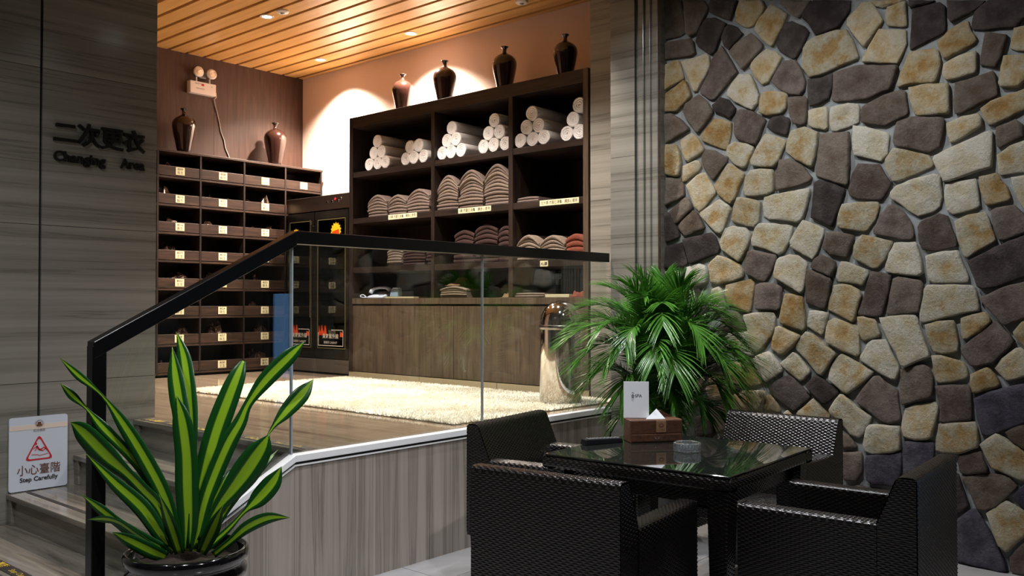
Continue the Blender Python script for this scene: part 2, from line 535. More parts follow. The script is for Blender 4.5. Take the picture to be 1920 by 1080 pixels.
def spot(name, loc, target, watts, cone, col, parent, radius=0.03, blend=0.45):
    l = bpy.data.lights.new(name, 'SPOT')
    l.energy = watts
    l.spot_size = R(cone)
    l.spot_blend = blend
    l.color = col
    l.shadow_soft_size = radius
    o = bpy.data.objects.new(name, l)
    C.objects.link(o)
    d = Vector(target) - Vector(loc)
    o.rotation_euler = d.to_track_quat('-Z', 'Y').to_euler()
    o.parent = parent
    o.location = Vector(loc) - origin(parent)
    return o

# ------------------------------------------------------------------ the setting
# lobby floor with separate tiles
fl = struct('floor', MB().box(-1.6, 5.4, -1.6, 5.6, -0.12, -0.006), 'joint', 'grey tiled lobby floor')
t0 = MB().box(0, 0.796, 0, 0.796, -0.006, 0.0)
src = None
for i in range(9):
    for j in range(9):
        x, y = -1.6 + 0.8 * i, -1.55 + 0.8 * j
        if x > 5.2 or y > 5.2 or (x > 2.6 and y > 3.3) or (x > 1.4 and y > 3.7): continue
        if src is None:
            src = t0.build('tile', 'tile', fl, local=True); src.location = (x, y, 0)
        else:
            shared(src, 'tile', fl, (x, y, 0))

# platform floor, marble slabs
pf = struct('floor_platform', MB().box(2.665, 6.25, 3.612, 8.7, 0.0, PLATFORM_Z - 0.006), 'joint', 'raised marble platform floor of the changing area')
sl = None
xs = [2.62, 3.52, 4.42, 5.32, 6.15]
for i in range(4):
    for j in range(6):
        y0 = 3.625 + 0.83 * j
        MB().box(xs[i] + 0.0015, xs[i+1] - 0.0015, y0 + 0.0015, min(y0 + 0.8285, 8.58), PLATFORM_Z - 0.006, PLATFORM_Z).build('slab', 'marble_floor', pf)

# stairs
st = thing('stairs', 'four grey veined marble steps rising behind the black newel post', 'stairs', (2.0, 4.5, 0))
NOSE = [1.54, 1.90, 2.26, 2.62]
for k, nx in enumerate(NOSE):
    z = 0.17 * (k + 1)
    nxt = NOSE[k+1] if k < 3 else 2.66
    if k < 3:
        tr = MB().box(nx, nxt + 0.03, 3.636, 5.385, z - 0.03, z).build('tread', 'marble_step', st, bevel=0.004)
    else:
        tr = MB().box(nx, nx + 0.05, 3.636, 5.385, z - 0.03, z + 0.0005).build('tread', 'marble_step', st, bevel=0.004)
    MB().box(nx + 0.022, nx + 0.05, 3.636, 5.385, z - 0.17, z - 0.03).build('riser', 'marble_step', st)
    MB().box(nx + 0.008, nx + 0.04, 5.33, 5.385, z - 0.17, z - 0.03).build('end_block', 'marble_step', st, bevel=0.003)
    if k in (0, 3):
        s = MB().box(nx + 0.025, nx + 0.085, 3.64, 5.34, z, z + 0.0025).build('anti_slip_strip', 'strip', st)
        for y in ([5.1, 4.55, 4.0] if k == 3 else [5.05, 4.5, 3.95]):
            put_text('小心臺階', 0.05, 'gold', st, (nx + 0.038, y + 0.12, z + 0.0035), 'up', offset=0.0008)
            put_text('Step Carefully', 0.04, 'gold', st, (nx + 0.042, y - 0.16, z + 0.0035), 'up')
    else:
        MB().box(nx + 0.085, nx + 0.110, 3.64, 5.34, z, z + 0.0015).build('anti_slip_strip', 'strip', st)
if True:
    MB().box(1.66, 2.60, 3.64, 5.37, 0.0, 0.12).build('core', 'joint', st)

# left marble wall with the lettering
wl = struct('wall_left', MB().box(-1.6, 2.752, 5.405, 5.58, 0, 4.1), 'joint', 'grey wood-veined marble wall with the changing area sign')
cols = [-1.6, -0.70, -0.01, 0.68, 1.37, 2.063]
rows = [0, 0.945, 1.845, 2.745, 3.70]
for i in range(len(cols) - 1):
    for j in range(len(rows) - 1):
        MB().box(cols[i] + 0.001, cols[i+1] - 0.001, 5.39, 5.405, rows[j] + 0.0015, rows[j+1] - 0.0015).build('marble_slab', 'marble', wl)
for j in range(len(rows) - 1):
    MB().box(2.077, 2.760, 5.39, 5.405, rows[j] + 0.0015, rows[j+1] - 0.0015).build('marble_slab', 'marble', wl)
    MB().box(2.752, 2.760, 5.405, 5.58, rows[j] + 0.0015, rows[j+1] - 0.0015).build('marble_return', 'marble', wl)

# back wall of the changing area: dark panels
wb = struct('wall_back', MB().box(2.2, 6.3, 8.60, 8.75, 0, 4.1), 'black', 'dark brown panelled wall above the cubby shelf')
px = [2.2, 3.62, 5.025, 6.15]
for i in range(3):
    MB().box(px[i] + 0.0015, px[i+1] - 0.0015, 8.58, 8.60, PLATFORM_Z, 3.985).build('wall_panel', 'wood_wall', wb)
struct('wall_right', MB().box(6.15, 6.3, 3.5, 8.6, 0, 4.1), 'plaster', 'cream plaster wall above the tall towel shelf')
struct('wall_room', MB().box(2.1, 2.2, 5.58, 8.6, 0, 4.1), 'plaster', 'plain side wall of the changing area')

# marble return beside the tall shelf, then the pillar and its stepped mouldings
wj = struct('wall_jamb', MB().box(5.585, 6.15, 3.50, 4.062, 0, 4.1), 'joint', 'veined marble strip between the tall shelf and the pillar')
rj = [PLATFORM_Z, 0.98, 1.58, 2.18, 2.78, 3.38, 3.97]
for j in range(6):
    MB().box(5.56, 5.585, 3.50, 4.062, rj[j] + 0.001, rj[j+1] - 0.001).build('marble_slab', 'marble', wj)
wp = struct('wall_pillar', MB().box(5.125, 5.60, 3.37, 3.552, 0, 4.0), 'joint', 'veined marble pillar where the glass balustrade ends')
rp = [0, 0.60, 1.20, 1.80, 2.40, 3.0, 3.70]
for j in range(6):
    MB().box(5.11, 5.125, 3.363, 3.56, rp[j] + 0.001, rp[j+1] - 0.001).build('marble_slab', 'marble', wp)
    MB().box(5.125, 5.60, 3.552, 3.56, rp[j] + 0.001, rp[j+1] - 0.001).build('marble_return', 'marble', wp)
tm = struct('trim_1', MB().box(5.140, 5.4, 3.175, 3.37, 0, 3.7), 'marble', 'stepped marble mouldings between pillar and stone wall')
for (a, b, x) in [(3.297, 3.343, 5.12), (3.247, 3.284, 5.125), (3.192, 3.236, 5.131)]:
    MB().box(x, 5.17, a, b, 0, 3.7).build('moulding', 'marble', tm, bevel=0.006)
MB().box(5.136, 5.17, 3.176, 3.192, 0, 3.7).build('moulding', 'wood_cubby', tm)

# rough stone wall: every stone its own piece, proud of the mortar
ws = struct('wall_stone', MB().box(5.222, 5.42, 0.40, 3.2, 0, 3.7), 'mortar', 'wall of irregular ochre, cream and dark stones in grey mortar')
STONES = '''b 3226,3452 3055,3413 3034,3298 3035,3187 3077,3175 3200,3173 3221,3215
b 3023,3406 2885,3375 2850,3322 2886,3257 2932,3171 2988,3158 3014,3183 3029,3334
d 2835,3364 2645,3321 2669,3265 2698,3205 2766,3241 2845,3290 2850,3340
y 2630,3318 2481,3285 2458,3237 2490,3192 2541,3141 2570,3134 2621,3154 2664,3193 2659,3254
y 2417,3249 2381,3224 2314,3163 2332,3116 2400,2997 2418,2983 2454,3012 2528,3108 2509,3152
b 2363,3258 2167,3214 2197,3163 2244,3123 2301,3168 2354,3231
d 2150,3211 1931,3162 1935,3106 1997,3021 2079,3001 2130,2991 2172,3066 2219,3117 2205,3165
d 2870,3254 2806,3245 2727,3193 2762,3124 2806,3025 2836,3008 2927,3079 2945,3115 2921,3192
d 2708,3180 2650,3151 2612,3103 2670,3053 2708,3016 2737,3044 2762,3106 2737,3164
b 2556,3096 2482,3017 2477,2990 2538,2932 2585,2888 2618,2876 2670,2947 2708,3007 2670,3044 2593,3082
d 2337,3116 2284,3114 2206,3064 2180,3026 2215,2949 2263,2882 2285,2882 2364,2943 2391,2999 2364,3045
b 3205,3156 2983,3142 2962,3118 2949,3043 2978,3030 3222,3041 3227,3103
y 3227,3000 3088,3020 3072,3010 3036,2888 3072,2876 3206,2823 3228,2850
y 3056,3002 2866,3023 2851,3007 2842,2942 2872,2884 2938,2790 2964,2790 2994,2849 3030,2947
p 2757,3052 2723,3001 2647,2863 2709,2803 2808,2716 2838,2716 2913,2768 2918,2792 2857,2881 2836,2968 2802,3006
y 2455,2977 2391,2948 2351,2907 2378,2852 2437,2768 2483,2758 2529,2809 2566,2885 2557,2909 2501,2955
p 2342,2880 2268,2875 2225,2800 2201,2729 2208,2688 2234,2651 2304,2670 2375,2715 2419,2765 2392,2811
l 2013,3004 1952,2995 1908,2907 1885,2830 1893,2811 2006,2787 2089,2760 2182,2751 2224,2825 2215,2932 2189,2969 2130,2991
l 2637,2849 2562,2838 2534,2783 2502,2692 2507,2649 2544,2607 2595,2632 2671,2678 2719,2725 2714,2760 2680,2807
y 3228,2784 3031,2875 3015,2862 2979,2765 3000,2740 3094,2676 3217,2687 3228,2718
b 2928,2766 2858,2701 2823,2642 2838,2599 2924,2511 2949,2523 3011,2604 3047,2674 3026,2721 2969,2745
d 2768,2723 2710,2697 2664,2637 2672,2603 2696,2575 2749,2605 2813,2636 2828,2679
y 2483,2706 2429,2710 2339,2690 2317,2672 2324,2588 2357,2559 2448,2559 2498,2583 2497,2665
p 2633,2628 2558,2609 2484,2559 2457,2530 2485,2465 2517,2391 2540,2389 2653,2438 2677,2480 2677,2551 2662,2619
b 2313,2650 2208,2643 2191,2623 2192,2536 2201,2479 2231,2470 2278,2485 2304,2552
d 2190,2744 2106,2738 2043,2756 2044,2662 2061,2608 2124,2580 2174,2579 2187,2635
p 2035,2759 1901,2777 1669,2736 1666,2720 1708,2602 1746,2596 1831,2569 2016,2581 2044,2597 2040,2694
b 3217,2670 3126,2666 3073,2631 3001,2557 2996,2538 3042,2521 3186,2469 3218,2473 3225,2568
y 2813,2591 2749,2574 2696,2553 2696,2500 2721,2388 2740,2382 2819,2417 2894,2453 2914,2487 2878,2523
d 2411,2545 2358,2546 2313,2528 2302,2501 2318,2427 2332,2424 2412,2455 2450,2486 2439,2527
y 2183,2551 2149,2559 2078,2563 2067,2518 2068,2437 2087,2423 2150,2443 2184,2464
l 2049,2553 1951,2563 1891,2550 1884,2529 1887,2445 1927,2430 2017,2406 2045,2413 2057,2468
y 3226,2463 3202,2467 3095,2455 3069,2408 3055,2333 3069,2247 3101,2241 3192,2268 3222,2285
y 3069,2482 2980,2519 2934,2479 2889,2406 2894,2384 3007,2330 3032,2349 3053,2406
l 2721,2405 2672,2424 2587,2402 2540,2375 2545,2350 2588,2258 2616,2251 2673,2280 2736,2349
l 2466,2448 2412,2433 2330,2393 2327,2376 2368,2279 2404,2236 2458,2239 2555,2260 2559,2290 2517,2372
l 2296,2444 2209,2458 2124,2414 2129,2344 2155,2215 2176,2213 2262,2263 2330,2321 2323,2384
b 2112,2400 2050,2400 1944,2395 1936,2322 1947,2089 1966,2083 2059,2122 2143,2156 2134,2262
b 2899,2371 2869,2399 2809,2384 2726,2326 2723,2299 2770,2250 2820,2192 2840,2208 2884,2270 2907,2327
y 3048,2305 2950,2334 2925,2327 2910,2291 2925,2265 3023,2206 3049,2199 3056,2232
b 3213,2247 3064,2224 3038,2175 3033,2111 3075,2087 3198,2045 3219,2060
y 2940,2235 2884,2248 2850,2195 2805,2120 2810,2102 2901,2006 2921,1992 2961,2032 3018,2174 3002,2186
y 2726,2290 2702,2288 2611,2222 2607,2204 2636,2141 2664,2064 2693,2027 2722,2042 2790,2101 2818,2156 2780,2207
l 2560,2230 2495,2234 2413,2220 2406,2189 2406,2087 2441,2068 2542,2065 2603,2077 2612,2104 2597,2190
b 2368,2275 2306,2276 2228,2231 2168,2150 2177,2130 2272,2101 2387,2089 2395,2120 2391,2179
d 2156,2116 2122,2131 2051,2106 1974,2067 1970,2047 2003,1948 2045,1848 2061,1853 2174,1910 2165,1984
b 3028,2097 3002,2081 2972,2024 3023,1977 3092,1927 3113,1932 3150,1990 3155,2009 3096,2051
b 2967,2006 2941,1990 2886,1892 2891,1879 3014,1840 3039,1844 3084,1898 3081,1912 3018,1968
l 2781,2064 2713,2024 2695,2000 2718,1944 2747,1867 2767,1843 2801,1852 2861,1909 2921,1975 2916,1993 2840,2033
l 2655,2068 2579,2056 2500,2030 2496,2008 2506,1905 2538,1873 2589,1880 2675,1911 2696,1934 2679,2012
l 2473,2062 2342,2073 2181,2086 2177,2060 2195,1986 2225,1901 2256,1882 2352,1905 2442,1914 2478,1938 2482,2016
d 3225,1995 3171,2010 3144,1994 3092,1904 3073,1857 3076,1834 3150,1809 3225,1804
l 2742,1875 2684,1888 2599,1872 2562,1831 2581,1753 2628,1664 2647,1660 2714,1706 2763,1739 2777,1788 2762,1832
l 2506,1895 2397,1886 2295,1867 2291,1842 2308,1776 2344,1710 2380,1694 2461,1731 2557,1757 2560,1796 2534,1872
l 2225,1899 2170,1877 2098,1840 2099,1807 2137,1694 2163,1655 2222,1689 2300,1738 2301,1775 2264,1841
b 2078,1814 2012,1815 1919,1790 1928,1742 1956,1662 1976,1662 2062,1683 2107,1726 2095,1766
d 3050,1819 2942,1836 2841,1854 2811,1830 2779,1753 2787,1718 2912,1677 2983,1652 2999,1661 3019,1726
d 3226,1775 3129,1785 3060,1801 3045,1764 3009,1662 3035,1640 3172,1629 3221,1640
p 2581,1719 2548,1730 2488,1711 2398,1695 2393,1673 2434,1577 2471,1530 2507,1535 2591,1580 2605,1615 2600,1667
l 2371,1677 2309,1694 2257,1686 2201,1642 2201,1613 2219,1473 2236,1456 2319,1503 2407,1555 2407,1585 2389,1661
y 2792,1704 2714,1680 2638,1642 2619,1616 2612,1563 2676,1538 2793,1518 2847,1532 2860,1640 2842,1666
w 3025,1635 2922,1655 2882,1640 2867,1604 2867,1532 2974,1506 3041,1530 3040,1580
w 3172,1611 3077,1613 3061,1590 3067,1535 3151,1527 3216,1537 3210,1593
b 2158,1662 2108,1685 2029,1641 2025,1609 2046,1556 2063,1554 2138,1587 2180,1613
b 2193,1601 2138,1579 2055,1544 2051,1520 2063,1455 2089,1365 2110,1361 2207,1398 2210,1522
y 2734,1512 2657,1529 2568,1549 2544,1527 2547,1458 2564,1350 2578,1339 2639,1359 2725,1398 2739,1460
p 2531,1506 2498,1522 2408,1521 2359,1495 2364,1373 2382,1350 2526,1358 2536,1398
l 2828,1487 2783,1502 2759,1477 2744,1415 2740,1358 2769,1340 2833,1331 2843,1398
b 2677,1344 2653,1340 2598,1249 2606,1236 2711,1221 2803,1201 2779,1246 2759,1317
l 2610,1323 2522,1338 2412,1343 2401,1308 2404,1257 2431,1192 2491,1110 2532,1085 2560,1155 2596,1266
y 2336,1454 2296,1454 2231,1438 2223,1405 2208,1248 2224,1229 2298,1250 2368,1274 2375,1299 2358,1380
l 2185,1351 2151,1354 2073,1341 2076,1307 2101,1217 2114,1204 2160,1232 2202,1260 2201,1285
y 2042,1501 1985,1510 1937,1501 1897,1477 1877,1449 1898,1365 1918,1297 1934,1287 2002,1324 2076,1360 2071,1397
y 2072,1291 2035,1309 1906,1269 1894,1238 1890,1103 1907,1088 1987,1115 2085,1168 2089,1201 2085,1250
y 2399,1248 2377,1257 2254,1209 2241,1197 2289,1129 2351,1081 2387,1084 2431,1116 2427,1159
l 2207,1227 2169,1215 2102,1160 2024,1101 2036,1081 2078,1014 2111,968 2136,974 2204,1058 2268,1117 2268,1147 2237,1197
l 2325,1069 2290,1100 2264,1088 2187,1001 2183,980 2221,937 2247,927 2334,989 2374,1029
l 2523,1070 2445,1100 2423,1082 2360,1000 2359,979 2405,947 2469,910 2491,926 2532,1001 2540,1052
l 2730,1203 2578,1222 2564,1163 2541,1086 2560,1070 2616,1075 2721,1106 2740,1158
y 2726,1009 2664,1025 2569,1034 2542,1000 2487,909 2496,896 2684,855 2712,887 2736,965
l 2061,1007 2028,1073 1999,1098 1987,1100 1907,1058 1812,1007 1818,991 1892,920 1960,871 1981,878 2070,949
d 2451,877 2396,923 2325,962 2299,949 2239,898 2183,840 2205,810 2265,755 2287,743 2335,767 2433,836
d 2157,969 2128,963 2021,896 2011,876 2038,846 2087,800 2104,801 2154,846 2206,896 2204,913
y 2684,814 2645,846 2505,858 2472,850 2472,807 2483,730 2506,719 2675,723 2689,775
y 2460,825 2442,833 2415,811 2371,747 2375,730 2479,723 2477,756
l 2162,832 2129,807 2067,735 2088,684 2223,684 2267,730 2257,748
l 2067,771 2030,831 2001,866 1981,865 1917,807 1825,751 1831,723 1871,644 1898,622 1950,636 1990,689 2063,751
b 2845,710 2761,761 2718,737 2703,704 2704,599 2782,560 2801,563 2830,631
d 2972,641 2904,678 2870,686 2830,605 2816,553 2851,523 2951,504
y 2849,923 2770,954 2731,886 2698,809 2742,784 2850,772 2879,832
l 2349,728 2326,746 2283,712 2292,653 2345,657
l 1919,2428 1848,2413 1729,2364 1717,2343 1726,2242 1764,2203 1810,2220 1912,2255 1922,2320
l 1691,2270 1658,2262 1505,2210 1483,2162 1485,2147 1578,2111 1674,2081 1704,2085 1738,2165 1734,2212
l 1204,2308 1189,2300 1188,2190 1193,2114 1303,2085 1407,2056 1431,2059 1462,2130 1483,2185 1476,2203 1384,2242
l 1169,2174 1104,2217 1040,2235 1009,2235 1010,2071 1073,2074 1151,2067 1164,2086
p 1893,2205 1772,2188 1745,2134 1706,2072 1719,2046 1758,1986 1781,1984 1882,1996 1942,2024 1950,2057 1925,2152
l 1674,2058 1578,2088 1477,2105 1448,2095 1445,2045 1439,1977 1450,1925 1485,1897 1565,1878 1594,1897 1660,1955 1714,1991 1708,2025
l 1421,2043 1358,2056 1273,2060 1263,2022 1251,1918 1271,1901 1353,1881 1387,1877 1415,1900 1428,1976
y 1256,2069 1170,2083 1151,2041 1128,2014 1105,1944 1113,1931 1198,1913 1224,1916 1250,1999
l 1102,2051 1042,2056 1011,2057 1012,1880 1050,1886 1081,1956 1096,2008
l 1983,1975 1882,1980 1785,1974 1775,1956 1793,1878 1840,1814 1860,1809 1996,1834 2016,1856 2003,1924
p 1728,1953 1697,1954 1645,1916 1594,1828 1586,1766 1598,1750 1639,1749 1805,1792 1809,1816 1774,1893
p 1550,1848 1457,1888 1412,1870 1401,1839 1367,1733 1368,1703 1480,1681 1537,1691 1558,1726 1567,1818
l 1377,1838 1312,1871 1231,1882 1218,1865 1176,1731 1186,1717 1313,1638 1330,1646 1361,1733
p 1198,1885 1172,1898 1088,1906 1069,1884 1013,1816 1013,1766 1140,1725 1163,1731 1186,1783
l 1868,1791 1821,1779 1706,1748 1703,1729 1745,1640 1784,1598 1814,1594 1869,1628 1918,1654 1917,1726 1900,1765
l 1691,1736 1580,1737 1566,1711 1548,1642 1536,1565 1560,1547 1626,1552 1738,1574 1744,1593 1722,1679
l 1523,1656 1452,1676 1364,1682 1351,1650 1311,1546 1308,1520 1321,1509 1488,1506 1513,1527 1520,1588
d 1314,1620 1180,1692 1044,1747 982,1772 984,1525 1046,1533 1181,1478 1244,1471 1267,1486 1294,1567
l 1993,1640 1964,1639 1842,1588 1834,1564 1862,1505 1878,1500 2014,1523 2026,1552 2013,1600
p 1815,1579 1753,1570 1711,1554 1723,1453 1762,1328 1785,1319 1894,1326 1898,1342 1862,1446 1830,1564
b 1700,1534 1670,1545 1553,1524 1540,1505 1543,1421 1561,1348 1583,1341 1724,1328 1739,1343
l 1535,1473 1517,1497 1411,1498 1301,1494 1278,1478 1268,1441 1257,1375 1262,1357 1350,1338 1540,1289 1559,1302 1558,1344
p 1258,1423 1188,1459 1117,1490 1046,1507 1015,1510 1017,1334 1054,1315 1134,1279 1150,1285 1196,1346 1228,1383
y 1902,1317 1871,1321 1805,1306 1793,1287 1771,1225 1778,1209 1864,1179 1883,1194 1895,1254
l 1778,1315 1687,1327 1587,1334 1572,1317 1547,1230 1504,1117 1509,1102 1556,1081 1636,1041 1655,1050 1688,1126 1733,1202 1763,1264
l 1533,1279 1468,1299 1388,1305 1378,1285 1361,1182 1365,1141 1386,1129 1449,1121 1491,1133 1512,1177
y 1350,1319 1302,1338 1235,1351 1215,1332 1201,1303 1249,1251 1324,1204 1344,1205 1350,1264
p 1351,1160 1276,1221 1189,1303 1170,1300 1131,1253 1093,1201 1119,1160 1191,1082 1277,1060 1304,1066 1345,1123
l 1844,1167 1817,1186 1748,1192 1729,1163 1674,1049 1670,1026 1689,967 1712,968 1787,1005 1888,1071 1884,1095
b 1663,1026 1629,1043 1541,1061 1513,1045 1493,997 1493,899 1507,879 1586,851 1656,830 1671,895
y 1498,1110 1456,1115 1345,1086 1325,1061 1315,1014 1332,991 1387,973 1464,961 1478,975 1488,1027
y 1301,1018 1224,1060 1205,1049 1172,1000 1161,972 1179,956 1272,921 1295,923 1305,970
y 1188,1057 1158,1109 1087,1165 1068,1169 1018,1129 1019,1026 1121,994 1140,998 1178,1043
l 1099,1247 1061,1298 1017,1319 1018,1157 1056,1177 1093,1226
p 1905,855 1866,913 1811,980 1780,985 1750,952 1682,913 1675,848 1662,749 1676,736 1728,716 1774,728 1828,770 1898,816 1913,839
p 1482,945 1394,958 1319,962 1302,934 1296,795 1307,774 1361,764 1444,747 1462,759 1458,819 1471,885
k 1289,891 1212,932 1070,981 1020,987 1021,797 1116,746 1227,696 1253,704 1273,775 1279,840
y 1638,812 1587,839 1486,858 1470,840 1468,803 1483,734 1501,665 1523,651 1588,641 1654,657 1662,703 1653,765
l 1855,685 1836,703 1759,710 1672,710 1665,633 1668,579 1707,559 1829,536 1868,550 1875,588
l 1465,740 1382,754 1286,768 1272,731 1265,666 1271,633 1355,592 1456,585 1484,599 1482,659
b 1139,726 1103,761 1053,780 1021,783 1022,635 1066,648 1110,682
l 1261,650 1227,683 1184,716 1168,712 1110,673 1054,636 1010,613 1011,507 1055,488 1074,484 1137,509 1209,533 1241,601
k 1647,625 1588,635 1494,637 1489,611 1495,535 1531,471 1604,435 1648,426 1655,486 1653,602
k 1860,521 1760,540 1666,563 1661,532 1663,454 1686,367 1822,364 1853,384 1865,461
p 2003,525 1888,545 1878,515 1878,428 1916,371 1980,367 2008,436
b 1999,638 1958,633 1911,574 1915,562 1983,547 2011,580
p 1362,584 1281,611 1258,614 1222,524 1229,508 1336,482 1360,492 1370,543
b 1356,467 1282,491 1157,508 1131,496 1087,455 1093,440 1184,327 1243,302 1277,306 1310,389
d 1411,486 1370,480 1357,441 1317,322 1324,306 1399,243 1426,357
k 1396,221 1310,301 1283,308 1257,272 1186,140 1138,27 1141,9 1167,1 1252,5 1380,17 1435,96
l 1234,291 1184,341 1138,375 1113,359 1056,332 1025,316 1026,245 1064,190 1128,114 1144,108 1179,134 1205,209
k 1109,402 1055,470 1024,485 1025,330 1056,339 1100,382
p 1125,79 1096,127 1058,170 1026,203 1028,3 1097,0 1122,16
y 1867,3135 1812,3127 1774,3067 1747,3010 1751,2995 1790,2948 1845,2879 1861,2878 1916,2957 1952,3020 1948,3060
y 1816,3136 1622,3093 1667,3083 1751,3080 1789,3098
y 1720,3075 1622,3089 1619,3069 1616,2951 1631,2947 1721,2969 1732,3015
y 1767,2959 1623,2926 1619,2851 1647,2786 1669,2744 1862,2786 1858,2801 1822,2874
d 1582,3033 1513,3038 1442,3041 1417,3016 1416,2884 1432,2868 1529,2834 1598,2810 1602,2832 1590,2931
d 1604,3089 1470,3059 1527,3045 1593,3044 1606,3058
d 1406,3044 1219,3002 1236,2977 1303,2947 1386,2919 1400,2945
d 1202,2999 991,2951 991,2859 1035,2868 1074,2829 1164,2844 1223,2845 1280,2860 1287,2876 1269,2954
y 1331,2912 1304,2913 1287,2854 1261,2805 1271,2784 1346,2754 1416,2725 1433,2744 1457,2820 1447,2837 1401,2877
y 1423,2700 1346,2731 1264,2740 1261,2716 1262,2642 1272,2625 1368,2608 1416,2612 1434,2649
b 1220,2833 1197,2830 1116,2798 1116,2784 1139,2694 1172,2638 1198,2646 1245,2665 1245,2691
y 1083,2828 1036,2829 1004,2826 1005,2698 1075,2709 1100,2726 1090,2786
y 1133,2692 1037,2682 1005,2676 1006,2584 1057,2521 1076,2517 1147,2529 1157,2551 1146,2637
y 1602,2801 1472,2796 1454,2782 1440,2718 1444,2689 1466,2609 1480,2605 1574,2619 1663,2610 1670,2627 1651,2686
y 1607,2601 1509,2605 1403,2589 1397,2560 1395,2440 1411,2427 1489,2429 1561,2436 1579,2450 1608,2547
b 1368,2586 1279,2601 1185,2622 1173,2598 1160,2494 1167,2484 1253,2453 1342,2413 1369,2421 1379,2490
y 1243,2429 1193,2462 1038,2503 994,2518 995,2404 1039,2396 1181,2336 1207,2340 1227,2379
b 1859,2529 1746,2576 1648,2594 1626,2581 1612,2470 1619,2452 1740,2402 1832,2426 1868,2439 1873,2491
y 1415,2375 1335,2401 1254,2406 1240,2381 1237,2340 1268,2322 1370,2272 1398,2267 1408,2306
p 1672,2416 1590,2435 1432,2407 1422,2391 1433,2309 1447,2250 1504,2223 1577,2250 1688,2286 1697,2307 1687,2364
b 1171,2321 1078,2350 1046,2319 1037,2257 1136,2222 1159,2211 1172,2233
b 1161,3173 1156,3230 1070,3318 1035,3300 976,3168 1044,3053
l 787,2455 838,2586 761,2671 723,2662 615,2510
l 665,806 450,822 450,618 617,646
l 450,2044 450,1852 684,1942 710,2033 644,2092
y 2277,3266 2275,3500 2099,3500 2193,3249 2254,3258
l 647,1611 649,1648 450,1822 450,1531
b 3215,1314 3215,1484 3142,1505 3091,1508 3038,1499 3002,1480 3043,1316
b 648,413 450,440 450,198 667,239
l 993,939 855,1004 707,919 707,834 815,793
y 2577,363 2598,273 2727,240 2813,328 2828,511 2789,531
l 775,1481 739,1484 662,1366 670,1298 834,1262 862,1338
l 1972,3207 1928,3500 1895,3500 1770,3301 1866,3159
l 2562,0 2765,0 2777,57 2722,219 2592,252 2561,220
y 796,3345 748,3475 514,3272 674,3214 767,3267
l 3215,270 3215,558 3000,526 3091,279
y 2650,3382 2642,3500 2436,3500 2466,3318 2491,3316 2537,3321 2582,3335 2624,3360
y 644,2928 640,2966 450,3046 450,2755 515,2776
b 3013,1047 2883,898 2911,830 2946,784 3176,868
l 1648,0 1802,0 1810,81 1698,286 1620,224
b 1824,0 2001,0 2050,177 1985,251 1832,79
d 1259,3500 1126,3500 1084,3335 1170,3247 1359,3301
b 2314,614 2306,531 2377,416 2491,429 2501,544 2374,645
l 563,2489 450,2524 450,2262 601,2276
y 987,576 840,672 719,579 743,494 822,465 986,554
b 844,317 736,210 798,108 1000,194 1004,216 1000,261
l 799,2436 728,2298 836,2230 875,2247 886,2378
b 701,3018 662,2970 666,2931 805,2821 963,2888 821,3033
b 784,1750 671,1647 669,1606 739,1506 779,1503 935,1584
p 3077,0 3215,0 3215,248 3087,258 3020,214 3006,172
l 1650,3306 1574,3490 1439,3294 1566,3209
l 2110,404 2035,412 1985,325 1995,273 2068,191 2197,180 2284,253
p 450,1171 450,986 626,1004 654,1111 601,1194
l 1604,240 1676,297 1659,375 1578,422 1531,437 1478,441 1461,413 1444,321 1447,265 1453,242
l 987,1179 858,1214 820,1104 862,1024 944,986 963,1013 985,1060 995,1106 994,1154
y 983,1986 783,2048 732,2029 705,1936 796,1812 985,1890 988,1952
l 1024,3319 1063,3339 1103,3500 764,3500 816,3354
b 450,0 771,0 782,91 715,203 677,219 450,175
y 2230,0 2390,0 2354,197 2296,234 2212,164
l 3215,580 3215,849 2946,761 3037,553
d 2825,1183 2991,1066 3041,1115 3016,1278 2830,1226
y 648,1291 641,1360 450,1423 450,1194 599,1216
d 2284,535 2292,617 2271,640 2244,651 2195,660 2145,660 2095,651 2050,635 2026,541 2031,492 2046,438 2112,425
y 3215,871 3215,1144 3059,1103 3031,1060 3201,874
b 930,2851 813,2801 777,2686 855,2600 958,2613 977,2668 982,2710 977,2755 960,2802 932,2849
y 689,1920 468,1836 660,1667 775,1772 780,1796
l 1565,3152 1558,3188 1421,3280 1394,3278 1352,3083 1421,3065 1499,3096 1542,3128
b 665,3194 491,3257 450,3253 450,3070 647,2987 684,3032
y 979,2192 885,2228 844,2210 796,2067 952,2018 967,2043 983,2093 987,2142 979,2190
d 2985,179 2998,216 2826,309 2743,225 2794,74
b 657,2910 539,2770 718,2683 756,2692 791,2805
y 2545,235 2577,268 2555,361 2498,408 2378,394 2306,256 2367,215
y 946,872 829,776 849,693 953,625 986,680 999,732 995,783 979,822 957,859
p 833,1240 665,1276 619,1206 672,1124 801,1114 839,1227
y 1030,3032 958,3155 871,3142 837,3048 944,2954 1027,2998
d 1718,314 1824,102 1973,271 1963,320 1907,349 1781,336 1730,320
l 2412,0 2540,0 2539,212 2377,194
p 930,2587 858,2578 813,2453 899,2395 947,2406 972,2471 967,2518
d 2890,944 2972,1052 2799,1174 2764,1136 2737,1085 2750,1013 2767,994 2809,964 2857,947
p 623,624 450,596 450,463 655,434 721,489 697,576
y 794,0 993,0 1003,30 1004,73 990,117 966,156 804,86
l 1554,3500 1284,3500 1383,3302 1418,3302
b 1751,3312 1869,3500 1594,3500 1670,3315
y 450,964 450,844 677,827 685,921 630,982
l 646,1381 720,1495 654,1590 450,1508 450,1446
b 968,1357 882,1330 853,1250 966,1208 981,1229 995,1275 990,1319 970,1354
y 813,445 736,473 670,418 689,238 720,225 829,333
l 1322,3050 1372,3282 1178,3226 1183,3174 1322,3050
